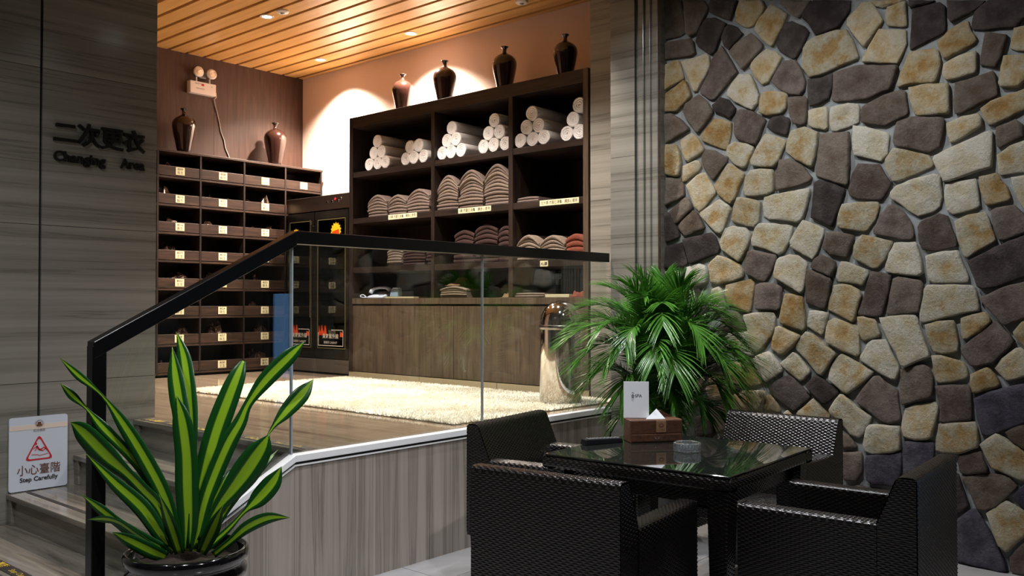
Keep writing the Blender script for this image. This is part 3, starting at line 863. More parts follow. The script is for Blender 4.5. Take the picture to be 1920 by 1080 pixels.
b 1816,3194 1751,3290 1667,3293 1580,3191 1585,3164 1655,3138 1707,3135 1754,3148 1800,3177
b 822,2213 713,2282 630,2257 657,2110 725,2050 773,2068
l 3215,1166 3215,1292 3040,1294 3061,1126
l 966,2388 907,2374 897,2247 949,2227 1010,2263 1023,2311 1015,2373
y 955,512 835,447 851,337 977,293 999,354 1001,400 992,446 969,493
b 2945,3500 2664,3500 2670,3414 2719,3390 2772,3378 2820,3383 2884,3415 2942,3494
l 742,3500 450,3500 450,3275 488,3278 742,3499
l 917,1838 802,1791 797,1769 917,1637 947,1681 960,1727 954,1772
y 956,3177 1010,3299 815,3332 789,3261 867,3164
y 3070,273 2993,480 2895,479 2847,470 2836,329 3011,234
b 2449,3287 2414,3500 2297,3500 2299,3285 2435,3281
b 2565,382 2742,522 2661,609 2523,542 2512,424
l 2358,404 2291,513 2133,413 2291,275
b 674,1101 647,997 699,939 840,1020 802,1092
b 591,2514 700,2668 520,2755 450,2732 450,2547 573,2509
d 3023,1307 2980,1479 2931,1492 2866,1389 2858,1332 2877,1261 3018,1301
y 2168,3251 2076,3500 1950,3500 1993,3219 2062,3216 2112,3226 2160,3246
d 772,2437 597,2493 623,2278 706,2304
y 915,1549 797,1487 879,1352 987,1386 993,1416 990,1460 980,1498
y 2405,648 2514,562 2657,631 2616,667 2566,692 2518,698 2456,681 2412,654
p 2024,0 2207,0 2191,158 2071,168
b 1485,0 1626,0 1598,218 1457,220 1450,179 1451,130
b 774,3245 686,3196 705,3041 816,3055 850,3150
y 608,2255 450,2240 450,2067 635,2112
b 2787,0 3053,0 2988,156 2798,51
b 1260,3076 1173,3154 1067,3045 1090,3030 1143,3014 1187,3018 1221,3036 1254,3067
d 807,772 697,814 638,641 706,597 827,690'''
def subdivide_outline(P, rng):
    out = []
    k = len(P)
    for i in range(k):
        a, b = P[i], P[(i+1) % k]
        L = math.hypot(b[0]-a[0], b[1]-a[1])
        n = max(1, int(round(L / 0.035)))
        for t in range(n):
            f = t / n
            j = 0.0022 if t else 0.0
            out.append((a[0] + (b[0]-a[0]) * f + rng.uniform(-j, j), a[1] + (b[1]-a[1]) * f + rng.uniform(-j, j)))
    return out
def stone(c, P, idx):
    rng = random.Random(idx)
    O = subdivide_outline(P, rng)
    n = len(O)
    cy, cz = sum(p[0] for p in O) / n, sum(p[1] for p in O) / n
    R_ = sum(math.hypot(p[0]-cy, p[1]-cz) for p in O) / n
    depth = rng.uniform(0.026, 0.038) + (0.006 if R_ > 0.13 else 0)
    tilt = (rng.uniform(-0.10, 0.10), rng.uniform(-0.10, 0.10))
    mb = MB()
    rings = []
    def relief(y, z):
        p = Vector((y * 9.0, z * 9.0, idx * 3.7))
        return 0.0085 * mnoise.noise(p) + 0.0050 * mnoise.noise(p * 2.7) + 0.0022 * mnoise.noise(p * 6.5)
    for inset, h in [(0.0, 0.0), (-0.0015, 0.70), (0.0035, 0.92), (0.012, 1.0)]:
        ring = []
        for (y, z) in O:
            dy, dz = y - cy, z - cz
            L = math.hypot(dy, dz)
            k = max(0.3, (L - inset) / L)
            yy, zz = cy + dy * k, cz + dz * k
            hh = (depth + relief(yy, zz) * 0.8 + tilt[0] * dy + tilt[1] * dz) * h
            ring.append((5.222 - max(hh, 0.0), yy, zz))
        rings.append(ring)
    for f in (0.68, 0.42, 0.18):
        rings.append([(5.222 - (depth + 0.002 + relief(cy + (y-cy) * f, cz + (z-cz) * f) + (tilt[0] * (y-cy) + tilt[1] * (z-cz)) * f), cy + (y-cy) * f, cz + (z-cz) * f) for (y, z) in O])
    for r in rings: mb.v += r
    mb.v.append((5.222 - depth - 0.002 - relief(cy, cz), cy, cz))
    for j in range(len(rings) - 1):
        for i in range(n):
            a, b = j*n + i, j*n + (i+1) % n
            mb.f.append((a, a + n, b + n, b))
    e = (len(rings)-1) * n
    for i in range(n): mb.f.append((e + i, len(mb.v)-1, e + (i+1) % n))
    o = mb.build('stone', STONE[c], ws, smooth=True)
    if o.data.polygons[-1].normal.x > 0: o.data.flip_normals()
    return o
for idx, line in enumerate(STONES.strip().split('\n')):
    c, *pp = line.split()
    P = [tuple(int(q) / 1000 for q in p.split(',')) for p in pp]
    stone(c, P, idx)

# rest of the lobby shell (behind and beside the camera)
struct('wall_lobby', MB().box(5.2, 5.4, -1.6, -0.62, 0, 3.7).box(5.2, 5.4, -0.20, 0.40, 0, 3.7).box(5.2, 5.4, -0.62, -0.20, 0, 0.62).box(5.2, 5.4, -0.62, -0.20, 1.52, 3.7), 'lobby_wall', 'lobby wall beyond the stone wall')
w1 = struct('window_1', MB().box(5.24, 5.26, -0.62, -0.20, 0.62, 1.52), plain('blue_window_pane', srgb(40, 70, 100), 0.2, emit=srgb(120, 175, 235), estr=1.1), 'small bluish lit window in the lobby wall')
MB().box(5.215, 5.245, -0.62, -0.59, 0.62, 1.52).box(5.215, 5.245, -0.23, -0.20, 0.62, 1.52).box(5.215, 5.245, -0.59, -0.23, 1.49, 1.52).box(5.215, 5.245, -0.59, -0.23, 0.62, 0.65).build('window_frame', 'rail', w1)
struct('wall_south', MB().box(-1.6, 5.4, -1.8, -1.6, 0, 3.7), 'lobby_wall', 'lobby wall behind the photographer')
struct('wall_west', MB().box(-1.8, -1.6, -1.8, 5.6, 0, 3.7), 'lobby_wall', 'lobby wall to the far left')

# ceilings
cl = struct('ceiling_lobby', MB().box(-1.8, 5.6, -1.8, 3.56, CEIL_LOBBY, 4.1).box(-1.8, 2.62, 3.56, 5.6, CEIL_LOBBY, 4.1), 'lobby_ceiling', 'plain lobby ceiling')
cr = struct('ceiling', MB().box(2.1, 6.3, 3.5, 8.7, 4.0, 4.12), 'black', 'honey coloured slatted wooden ceiling of the changing area')
edges = [6.07 - 0.1945 * k for k in range(0, 19)]
slats = [(edges[0] + 0.018, 6.149)] + [(edges[k+1] + 0.018, edges[k] - 0.018) for k in range(len(edges)-1)]
for a, b in slats:
    MB().box(a, b, 3.565, 8.579, CEIL_ROOM, CEIL_ROOM + 0.028).build('slat', 'slat', cr, bevel=0.003)

def downlight(x, y, z, watts, cone, col, glow, aim, label, group, blend=0.9):
    t = thing('downlight', label, 'downlight', (x, y, z), group)
    MB().lathe([(0.042, -0.006), (0.062, -0.006), (0.062, 0.0), (0.042, 0.0)], (x, y, z), 24, cap=False).build('ring', 'white_plastic', t, smooth=False)
    MB().lathe([(0.0415, -0.0035), (0.0415, -0.0015)], (x, y, z), 24).build('lamp', glow, t)
    spot('downlight_lamp', (x, y, z - 0.02), (x + aim[0], y + aim[1], z - 2.2), watts, cone, col, t, blend=blend)
    return t
for i, (x, y, wt, cone) in enumerate(ROOM_LIGHTS):
    lab = ['lit downlight in the slat ceiling nearest the brown panelled back wall', 'lit downlight in the slat ceiling above the tall towel shelf vases',
           'lit downlight in the slat ceiling beside the round white detector', 'downlight in the slat ceiling over the ivory rug', 'downlight in the slat ceiling just behind the glass balustrade'][i]
    downlight(x, y, CEIL_ROOM, wt, cone, WARM if i < 2 else SOFT, 'lampglow', (0, 0), lab, 'warm downlights of the slat ceiling', 0.9 if i < 2 else 0.6)
for i, (x, y, wt, cone, aim) in enumerate(LOBBY_LIGHTS):
    lab = ['lobby downlight aimed at the stone wall above the palm', 'lobby downlight aimed at the stone wall behind the dining chairs', 'lobby downlight straight above the wicker table', 'lobby downlight above the striped-leaf pot plant',
           'lobby downlight in front of the nearest wicker chair', 'lobby downlight before the marble sign wall', 'lobby downlight beside the photographer'][i]
    downlight(x, y, CEIL_LOBBY, wt, cone, COOL, 'lampglowc', aim, lab, 'cool lobby downlights', 1.0)
for (x, y, lab) in [(4.57, 6.68, 'round white detector in the slat ceiling next to a lit downlight'), (5.764, 4.93, 'round white detector in the slat ceiling above the rightmost vase')]:
    t = thing('smoke_detector', lab, 'detector', (x, y, CEIL_ROOM), 'ceiling detectors')
    MB().lathe([(0.048, -0.022), (0.055, -0.012), (0.055, 0.0)], (x, y, CEIL_ROOM), 24).build('cover', 'white_plastic', t, smooth=True)
    MB().lathe([(0.014, -0.030), (0.020, -0.0215)], (x, y, CEIL_ROOM), 16).build('sensor', 'button', t, smooth=True)

# platform edge: cladding slabs with upright veins, white cap, balustrade
XC, SL = 2.52, 0.52                      # corner where the stair slope begins
def ztop(x, off): return PLATFORM_Z - off - max(0.0, XC - x) * SL
wf = struct('wall_front', MB().prism([(1.62, 0), (5.11, 0), (5.11, 0.62), (XC, 0.62), (1.62, ztop(1.62, 0.06))], 1, 3.585, 3.61), 'joint', 'upright-veined marble cladding below the glass balustrade')
sx = [1.62, 2.16, XC, 3.40, 4.28, 5.11]
for i in range(5):
    a, b = sx[i] + 0.001, sx[i+1] - 0.001
    MB().prism([(a, 0), (b, 0), (b, ztop(b, 0.052)), (a, ztop(a, 0.052))], 1, 3.57, 3.585).build('cladding_slab', 'marble_v', wf)
def strip_along(name, off0, off1, y0, y1, mat, bevel=0):
    P = [(1.60, ztop(1.60, off0)), (XC, ztop(XC, off0)), (5.11, ztop(5.11, off0)), (5.11, ztop(5.11, off1)), (XC, ztop(XC, off1)), (1.60, ztop(1.60, off1))]
    mb = MB().prism([P[5], P[4], P[1], P[0]], 1, y0, y1).prism([P[4], P[3], P[2], P[1]], 1, y0, y1)
    return mb.build(name, mat, wf, bevel=bevel)
strip_along('edge_cap', 0.0, 0.034, 3.556, 3.612, 'trim_white', 0.003)
strip_along('shadow_groove', 0.034, 0.047, 3.574, 3.60, 'joint')
strip_along('edge_bead', 0.047, 0.054, 3.562, 3.60, 'trim_white')

bal = thing('glass_balustrade', 'frameless glass balustrade with black handrail along the stairs and platform', 'balustrade', (3.3, 3.6, PLATFORM_Z))
RZ = 1.742
def railz(x): return RZ - max(0.0, XC + 0.01 - x) * SL
def rail_piece(x0, x1, dz0, dz1, y0, y1):
    return [(x0, y0, railz(x0) - dz1), (x1, y0, railz(x1) - dz1), (x1, y1, railz(x1) - dz1), (x0, y1, railz(x0) - dz1),
            (x0, y0, railz(x0) - dz0), (x1, y0, railz(x1) - dz0), (x1, y1, railz(x1) - dz0), (x0, y1, railz(x0) - dz0)]
XK = XC + 0.01
MB().hexa(rail_piece(XK, 5.11, 0, 0.062, 3.570, 3.630)).build('handrail', 'rail', bal, bevel=0.003)
MB().hexa(rail_piece(1.575, XK, 0, 0.070, 3.570, 3.630)).build('handrail', 'rail', bal, bevel=0.003)
MB().box(1.572, 1.628, 3.572, 3.628, 0.0, railz(1.60) - 0.03).build('newel_post', 'rail', bal, bevel=0.003)
for (a, b) in [(1.632, XC - 0.004), (XC + 0.004, 3.846), (3.854, 5.106)]:
    g = MB().hexa([(a, 3.594, ztop(a, 0.01)), (b, 3.594, ztop(b, 0.01)), (b, 3.606, ztop(b, 0.01)), (a, 3.606, ztop(a, 0.01)),
                   (a, 3.594, railz(a) - 0.05), (b, 3.594, railz(b) - 0.05), (b, 3.606, railz(b) - 0.05), (a, 3.606, railz(a) - 0.05)]).build('glass_pane', 'glass', bal)
for x in (XC, 3.85):
    e = 0.0038 if x == XC else 0.0028
    MB().box(x - e, x + e, 3.592, 3.608, PLATFORM_Z, RZ - 0.055).build('joint_seal', 'edge_grey', bal)

# ------------------------------------------------------------------ lettering on the marble wall, warning sign
sg = thing('wall_lettering', 'black raised characters and the words Changing Area on the marble wall', 'sign', (2.41, 5.385, 2.2))
for i, ch in enumerate('二次更衣'):
    put_text(ch, 0.142, 'letter', sg, (2.20 + 0.1365 * i, 5.380, 2.338), '-y', depth=0.008, offset=0.0035, name='character')
put_text('Changing', 0.083, 'letter', sg, (2.2835, 5.380, 2.222), '-y', depth=0.007, offset=0.0022, width=0.30, name='word')
put_text('Area', 0.083, 'letter', sg, (2.602, 5.380, 2.222), '-y', depth=0.007, offset=0.0022, width=0.152, name='word')

ss = thing('warning_sign', 'white step carefully sign with red triangle standing on a marble step', 'sign', (2.064, 5.375, 0.345))
rc_ = []
for (cx_, cz_, a_) in [(1.922, 0.360, 180), (2.206, 0.360, 270), (2.206, 0.742, 0), (1.922, 0.742, 90)]:
    rc_ += [(cx_ + 0.015 * math.cos(R(a_ + k * 22.5)), cz_ + 0.015 * math.sin(R(a_ + k * 22.5))) for k in range(5)]
MB().prism(rc_, 1, 5.368, 5.378).build('plate', 'sign', ss)
MB().box(1.908, 2.220, 5.3665, 5.368, 0.685, 0.712).build('band', 'peach', ss)
# sun-like emblem above its small caption
sun = MB()
n = 26
for i in range(n):
    a0, a1 = math.pi * 2 * i / n, math.pi * 2 * (i + 0.62) / n
    am = (a0 + a1) / 2
    c0 = len(sun.v)
    sun.v += [(2.065 + 0.015 * math.cos(a0), 5.3655, 0.715 + 0.015 * math.sin(a0)), (2.065 + 0.015 * math.cos(a1), 5.3655, 0.715 + 0.015 * math.sin(a1)),
              (2.065 + 0.029 * math.cos(am), 5.3655, 0.715 + 0.026 * math.sin(am))]
    sun.f.append((c0, c0+1, c0+2))
sun.prism([(2.052, 0.702), (2.078, 0.702), (2.078, 0.711), (2.052, 0.711)], 1, 5.365, 5.3665)
sun.prism([(2.054, 0.713), (2.076, 0.713), (2.072, 0.724), (2.058, 0.724)], 1, 5.365, 5.3665)
sun.build('emblem', 'brownprint', ss)
put_text('虹谷酒店', 0.016, 'brownprint', ss, (2.065, 5.3655, 0.672), '-y')
# red triangle with rounded corners
tri = [Vector((2.065, 0, 0.655)), Vector((1.987, 0, 0.510)), Vector((2.143, 0, 0.510))]
ring = []
for i in range(3):
    p, a, b = tri[i], (tri[i-1] - tri[i]).normalized(), (tri[(i+1) % 3] - tri[i]).normalized()
    ring += [p + a * 0.020, p + a * 0.006 + b * 0.006, p + b * 0.020]
ce = sum(ring, Vector()) / len(ring)
t = MB()
for s in (1.0, 0.83):
    for p in ring: t.v.append((ce.x + (p.x - ce.x) * s, 5.3662, ce.z + (p.z - ce.z) * s))
k = len(ring)
for i in range(k): t.f.append((i, (i+1) % k, k + (i+1) % k, k + i))
t.build('triangle', 'red', ss)
fig = MB()
def bar2(p, q, wd):
    d = Vector((q[0]-p[0], 0, q[1]-p[1])).normalized()
    nn = Vector((-d.z, 0, d.x)) * wd / 2
    c0 = len(fig.v)
    for a in (p, q):
        fig.v.append((a[0] + nn.x, 5.366, a[1] + nn.z)); fig.v.append((a[0] - nn.x, 5.366, a[1] - nn.z))
    fig.f.append((c0, c0+1, c0+3, c0+2))
bar2((2.022, 0.543), (2.060, 0.540), 0.003); bar2((2.060, 0.540), (2.062, 0.534), 0.003); bar2((2.062, 0.534), (2.112, 0.541), 0.003)
bar2((2.052, 0.590), (2.066, 0.566), 0.010); bar2((2.066, 0.566), (2.092, 0.578), 0.006); bar2((2.092, 0.578), (2.112, 0.556), 0.005)
bar2((2.066, 0.566), (2.086, 0.560), 0.006); bar2((2.086, 0.560), (2.104, 0.574), 0.004); bar2((2.052, 0.588), (2.034, 0.574), 0.004); bar2((2.056, 0.586), (2.042, 0.562), 0.004)
fig.v += [(2.048 + 0.0065 * math.cos(a), 5.366, 0.602 + 0.0065 * math.sin(a)) for a in [math.pi * i / 5 for i in range(10)]]
fig.f.append(tuple(range(len(fig.v) - 10, len(fig.v))))
fig.build('falling_figure', 'red', ss)
put_text('小心臺階', 0.062, 'brownprint', ss, (2.065, 5.3658, 0.436), '-y', offset=0.0003, width=0.232)
put_text('Step Carefully', 0.034, 'ink', ss, (2.065, 5.3658, 0.395), '-y', offset=0.0008, width=0.205)

# ------------------------------------------------------------------ cubby shelf on the back wall
CY, CB, CT = 8.15, 0.705, 2.875
cub = thing('cubby_shelf', 'dark brown cubby shelf of numbered compartments against the panelled wall', 'shelf', (4.6, CY, PLATFORM_Z))
cdiv = [3.30, 3.745, 4.19, 4.635, 5.125, 5.625, 6.095]
PITCH_C = (CT - CB) / 8.0
MB().box(3.28, 6.11, 8.56, 8.578, CB, CT).build('back_board', 'wood_dark', cub)
MB().box(3.30, 6.09, CY + 0.06, 8.56, PLATFORM_Z, CB).build('plinth', 'black', cub)
MB().box(3.28, 6.112, CY - 0.005, 8.56, CT - 0.022, CT).build('top_board', 'wood_cubby', cub, bevel=0.002)
for i, x in enumerate(cdiv):
    z0 = CB
    MB().box(x - 0.009, x + 0.009, CY + 0.001, 8.56, z0, CT - 0.022).build('divider', 'wood_dark', cub)
    if i == 6: cub.children[-1].data.materials[0] = M['wood_cubby']
for r in range(8):
    z = CB + PITCH_C * r
    MB().box(3.28, 6.09, CY + 0.003, 8.56, z - 0.0, z + 0.018).build('shelf_board', 'wood_cubby', cub)
surn = '主解王李陳張黃何周吳'
tagno = 0
for r in range(8):
    z = CB + PITCH_C * r
    for c in range(2, 6):
        if c == 5 and r < 6: continue
        a, b = cdiv[c] + 0.010, cdiv[c+1] - 0.010
        lip = MB().box(a, b, CY + 0.004, CY + 0.02, z + 0.024, z + 0.118).build('front_lip', 'wood_cubby', cub, bevel=0.002)
        xm = (a + b) / 2 + (0.0 if c != 2 else 0.005)
        MB().box(xm - 0.046, xm + 0.046, CY + 0.0015, CY + 0.004, z + 0.038, z + 0.112).build('number_tag', 'tag', lip)
        tagno += 1
        put_text('80%02d' % (32 - tagno), 0.030, 'ink', lip, (xm, CY + 0.001, z + 0.083), '-y', offset=0.0004)
        put_text(random.choice(surn) + '生', 0.034, 'ink', lip, (xm, CY + 0.001, z + 0.047), '-y')

def crumpled(name, x, y, z, wx, wy, h, seed, mat, label, cat, group):
    rng = random.Random(seed)
    nx, ny = 13, 7
    mb = MB()
    hs = [[0.0] * ny for _ in range(nx)]
    for i in range(nx):
        for j in range(ny):
            u, v = i / (nx-1), j / (ny-1)
            e = min(1, 4.5 * min(u, 1-u, v, 1-v) + 0.12)
            hs[i][j] = h * e * (0.5 + 0.5 * rng.random()) * (0.7 + 0.3 * math.sin(u * 7 + seed))
    for i in range(nx):
        for j in range(ny):
            mb.v.append((x + (i/(nx-1) - 0.5) * wx + rng.uniform(-.008, .008), y + (j/(ny-1) - 0.5) * wy + rng.uniform(-.008, .008), z + hs[i][j]))
    for i in range(nx-1):
        for j in range(ny-1):
            a = i * ny + j
            mb.f.append((a, a + ny, a + ny + 1, a + 1))
    o = mb.build(name, mat, None)
    base = MB()
    rim = [i * ny for i in range(nx)] + [(nx-1) * ny + j for j in range(1, ny)] + [i * ny + ny-1 for i in range(nx-2, -1, -1)] + [j for j in range(ny-2, 0, -1)]
    me = o.data
    bm = bmesh.new(); bm.from_mesh(me); bm.verts.ensure_lookup_table()
    hi = [bm.verts[k] for k in rim]
    lo = [bm.verts.new((q.co.x, q.co.y, z)) for q in hi]
    for k in range(len(rim)):
        bm.faces.new((hi[k], lo[k], lo[(k+1) % len(rim)], hi[(k+1) % len(rim)]))
    bm.faces.new(lo)
    bmesh.ops.recalc_face_normals(bm, faces=bm.faces)
    bm.to_mesh(me); bm.free()
    return tag(o, label, cat, group)
def make_bagmat():
    m, nt, b = new_mat('clear_bag_over_dark_cloth')
    v = position(nt, (1, 1, 1))
    n = noise(nt, v, 22, 5)
    r = ramp(nt, [(0.40, srgb(40, 28, 24)), (0.58, srgb(74, 54, 46)), (0.72, srgb(150, 134, 128))])
    nt.links.new(n.outputs['Fac'], r.inputs[0]); nt.links.new(r.outputs[0], b.inputs['Base Color'])
    b.inputs['Roughness'].default_value = 0.14
    b.inputs['Specular IOR Level'].default_value = 0.9
    b.inputs['Coat Weight'].default_value = 1.0
    b.inputs['Coat Roughness'].default_value = 0.06
    return m
M['bag'] = make_bagmat()
colname = {2: 'left', 3: 'middle', 4: 'right'}
BAGS = {(7, 2): .125, (7, 3): .118, (6, 2): .15, (6, 3): .13, (6, 4): .165, (5, 2): .13, (5, 3): .122, (5, 4): .135, (4, 2): .128, (3, 2): .135, (3, 3): .125, (3, 4): .13,
        (2, 2): .14, (2, 4): .13, (1, 2): .15, (1, 3): .165, (1, 4): .135, (0, 2): .145, (0, 4): .15}
for (r, c), h in BAGS.items():
    h = h * 1.45
    xm = (cdiv[c] + cdiv[c+1]) / 2 + (0.03 if (r + c) % 2 else -0.03)
    crumpled('bagged_garment', xm, CY + 0.15, CB + PITCH_C * r + 0.018, 0.34, 0.22, h, r * 7 + c, 'bag',
             'clear-bagged dark garment in the cubby shelf, %s column in view, %s row from the top' % (colname[c], ordinal(7 - r)), 'garment bag', 'bagged garments in the cubby shelf')

# vases
VP = [(0.0, 0.0), (0.055, 0.0), (0.060, 0.006), (0.066, 0.05), (0.082, 0.13), (0.100, 0.21), (0.110, 0.265), (0.111, 0.295), (0.103, 0.325), (0.082, 0.352), (0.052, 0.370), (0.026, 0.384), (0.0185, 0.397), (0.0175, 0.415), (0.022, 0.428), (0.036, 0.440), (0.037, 0.444), (0.030, 0.446), (0.016, 0.436), (0.0, 0.430)]
vase_src = None
for (x, y, z, k, lab) in [(5.85, 6.533, 3.212, 0.94, 'glossy vase lit reddish brown, leftmost on the tall towel shelf'), (5.85, 5.949, 3.212, 1.0, 'dark glazed vase on the tall shelf, second from the left'),
                       (5.85, 5.203, 3.212, 0.98, 'dark glazed vase on the tall shelf, third from the left'), (5.85, 4.529, 3.212, 0.92, 'dark glazed vase nearest the marble pillar on the tall shelf'),
                       (4.562, 8.35, CT, 1.05, 'dark glazed vase on the cubby shelf beside the marble sign wall'), (5.626, 8.35, CT, 1.09, 'brown glazed vase on the cubby shelf near the cream wall')]:
    t = thing('vase', lab, 'vase', (x, y, z), 'tall-shouldered dark vases')
    if vase_src is None:
        vase_src = (MB().lathe(VP[:14], (0, 0, 0), 40, cap=False).build('body', 'vase', t, smooth=True, local=True), MB().lathe(VP[13:], (0, 0, 0), 40, cap=False).build('lip', 'vase', t, smooth=True, local=True))
    else:
        shared(vase_src[0], 'body', t); shared(vase_src[1], 'lip', t)
    t.scale = (k, k, k)

# emergency light
em = thing('emergency_light', 'white twin-head emergency light on the brown panelled wall', 'emergency light', (4.86, 8.58, 3.56))
MB().box(4.712, 5.008, 8.508, 8.580, 3.562, 3.690).build('case', 'white_plastic', em, bevel=0.010, seg=3)
for x in (4.797, 4.945):
    MB().lathe([(0.008, 0.0), (0.008, 0.05)], (x, 8.535, 3.688), 10).build('swivel', 'white_plastic', em)
    hd = MB().lathe([(0.0, -0.048), (0.047, -0.046), (0.054, -0.040), (0.050, -0.015), (0.03, 0.02), (0.012, 0.030), (0.0, 0.031)], (x, 8.525, 3.785), 24, axis='y', cap=False).build('lamp_head', 'white_plastic', em, smooth=True)
    MB().lathe([(0.0, -0.050), (0.018, -0.0505), (0.040, -0.049)], (x, 8.525, 3.785), 20, axis='y', cap=False).build('reflector', 'chrome', hd, smooth=True)
MB().box(4.832, 4.912, 8.54, 8.575, 3.735, 3.80).build('bracket', 'button', em, bevel=0.004)
put_text('SAFETY', 0.020, 'ink', em, (4.80, 8.507, 3.658), '-y'); put_text('消防应急照明灯', 0.014, 'ink', em, (4.825, 8.507, 3.612), '-y')
MB().box(4.838, 4.868, 8.5062, 8.508, 3.648, 3.670).build('red_label', 'red', em)
MB().lathe([(0.004, 0), (0.004, 0.002)], (4.955, 8.506, 3.656), 10, axis='y').build('switch', 'ink', em)
cab = MB().tube([(5.005, 8.545, 3.60), (5.03, 8.55, 3.61), (5.035, 8.555, 3.57), (5.015, 8.56, 3.545), (5.03, 8.57, 3.49), (5.06, 8.572, 3.40), (5.085, 8.572, 3.30), (5.10, 8.572, 3.22), (5.14, 8.572, 3.13), (5.155, 8.572, 3.05), (5.19, 8.572, 2.98), (5.215, 8.572, 2.92), (5.22, 8.57, 2.876)], 0.0055, 6).build('power_cable', 'cable', None, smooth=True)
tag(cab, 'thin grey cable hanging from the emergency light to the cubby shelf', 'cable')

# ------------------------------------------------------------------ shoe steriliser cabinet
SX, SY0, SY1, SZ1 = 5.555, 6.985, 8.03, 2.485
fr = thing('steriliser_cabinet', 'dark shoe steriliser cabinet with two smoked glass doors beside the towel shelf', 'cabinet', (5.85, 7.5, PLATFORM_Z))
bd = MB().box(SX + 0.02, 6.14, SY0, SY0 + 0.025, 0.70, SZ1).box(SX + 0.02, 6.14, SY1 - 0.025, SY1, 0.70, SZ1).box(6.12, 6.14, SY0, SY1, 0.70, SZ1).box(SX + 0.02, 6.14, SY0, SY1, SZ1 - 0.03, SZ1).box(SX + 0.02, 6.14, SY0, SY1, 0.70, 0.80)
bd.build('body', plain('dark_grey_case', srgb(46, 40, 37), 0.4, 0.2), fr)
MB().box(SX + 0.08, 6.10, SY0 + 0.03, SY1 - 0.03, PLATFORM_Z, 0.70).build('foot', 'black', fr)
cp = MB().box(SX, SX + 0.03, SY0, SY1, 2.335, SZ1).build('control_panel', plain('brown_steel', srgb(74, 60, 54), 0.28, 0.7), fr, bevel=0.004)
for i, (yy, mt) in enumerate([(7.25, 'chrome'), (7.20, 'red'), (7.15, 'chrome'), (7.11, 'chrome'), (7.33, 'chrome')]):
    MB().lathe([(0.012, -0.008), (0.014, 0.0)], (SX, yy, 2.415 + (0.02 if i % 2 else 0)), 12, axis='x').build('knob', mt, cp)
put_text('消毒柜', 0.03, 'ink', cp, (SX - 0.0015, 7.52, 2.40), '-x')
MB().box(SX, SX + 0.03, SY0, SY1, 0.70, 0.83).build('kick_panel', plain('grey_brown_steel', srgb(92, 84, 78), 0.4, 0.3), fr, bevel=0.003)
for d, (a, b) in enumerate([(SY0 + 0.012, 7.535), (7.55, SY1 - 0.012)]):
    fm = MB().box(SX + 0.002, SX + 0.026, a, a + 0.055, 0.84, 2.325).box(SX + 0.002, SX + 0.026, b - 0.055, b, 0.84, 2.325).box(SX + 0.002, SX + 0.026, a + 0.055, b - 0.055, 2.25, 2.325).box(SX + 0.002, SX + 0.026, a + 0.055, b - 0.055, 0.84, 0.93)
    dr = fm.build('door', plain('black_door_frame', srgb(18, 17, 17), 0.25), fr)
    MB().box(SX + 0.008, SX + 0.014, a + 0.055, b - 0.055, 0.93, 2.25).build('glass_pane', 'glass_dark', dr)
    gl = MB()
    for (y0, y1, z0, z1) in [(a + 0.045, b - 0.045, 2.236, 2.242), (a + 0.045, b - 0.045, 0.94, 0.946), (a + 0.045, a + 0.050, 0.946, 2.236), (b - 0.050, b - 0.045, 0.946, 2.236)]:
        gl.box(SX + 0.0005, SX + 0.002, y0, y1, z0, z1)
    gl.build('gold_line', 'gold_line', dr)
    if d == 1:
        MB().box(SX - 0.035, SX - 0.022, 7.565, 7.578, 1.25, 2.25).box(SX - 0.03, SX + 0.004, 7.567, 7.576, 1.30, 1.315).box(SX - 0.03, SX + 0.004, 7.567, 7.576, 2.18, 2.195).build('handle', 'chrome', dr, bevel=0.003)
    # printed sunburst sticker
    cy_, cz_, rr = (7.19, 2.12, 0.085) if d == 0 else (7.86, 2.10, 0.072)
    stk = MB()
    P = []
    for i in range(28):
        an = 2 * math.pi * i / 28
        P.append((cy_ + rr * (1.0 if i % 2 else 0.78) * math.cos(an), cz_ + rr * (1.0 if i % 2 else 0.78) * math.sin(an)))
    stk.prism(P, 0, SX - 0.0012, SX + 0.0006)
    so = stk.build('sun_sticker', 'sun_yellow', dr)
    MB().prism([(cy_ - rr * 0.7, cz_ - rr * 0.9), (cy_ + rr * 0.75, cz_ - rr * 1.1), (cy_ + rr * 0.7, cz_ - rr * 0.1), (cy_ - rr * 0.55, cz_ + rr * 0.15)], 0, SX - 0.002, SX - 0.0012).build('orange_patch', 'sun_orange', so)
    # flame print with white outlined panel at the foot of the door
    fy0, fy1 = a + 0.075, b - 0.06
    pn = MB()
    for (y0, y1, z0, z1) in [(fy0, fy1, 0.965, 0.972), (fy0, fy0 + 0.006, 0.972, 1.13), (fy1 - 0.006, fy1, 0.972, 1.10), (fy0, fy0 + 0.19, 1.124, 1.130)]:
        pn.box(SX - 0.0006, SX + 0.0008, y0, y1, z0, z1)
    po = pn.build('printed_panel', 'outline', dr)
    fl_ = MB()
    for q in range(7):
        yq = fy1 - 0.02 - q * 0.018
        hgt = 0.05 + 0.07 * math.sin(q * 2.1 + 1) ** 2
        fl_.prism([(yq - 0.014, 1.07), (yq + 0.014, 1.07), (yq + 0.004, 1.07 + hgt)], 0, SX - 0.0012, SX + 0.0002)
    fl_.prism([(fy0 + 0.01, 1.06), (fy0 + 0.05, 1.06), (fy0 + 0.045, 1.11), (fy0 + 0.01, 1.10)], 0, SX - 0.0012, SX + 0.0002)
    fl_.build('flame_print', 'sun_orange', po)
    put_text('臭氧紫外線', 0.052, 'outline', po, ((SX - 0.0015), (fy0 + fy1) / 2, 1.045), '-x', offset=0.0003)
    put_text('消毒柜 CABINET', 0.03, 'outline', po, ((SX - 0.0015), (fy0 + fy1) / 2, 0.99), '-x')
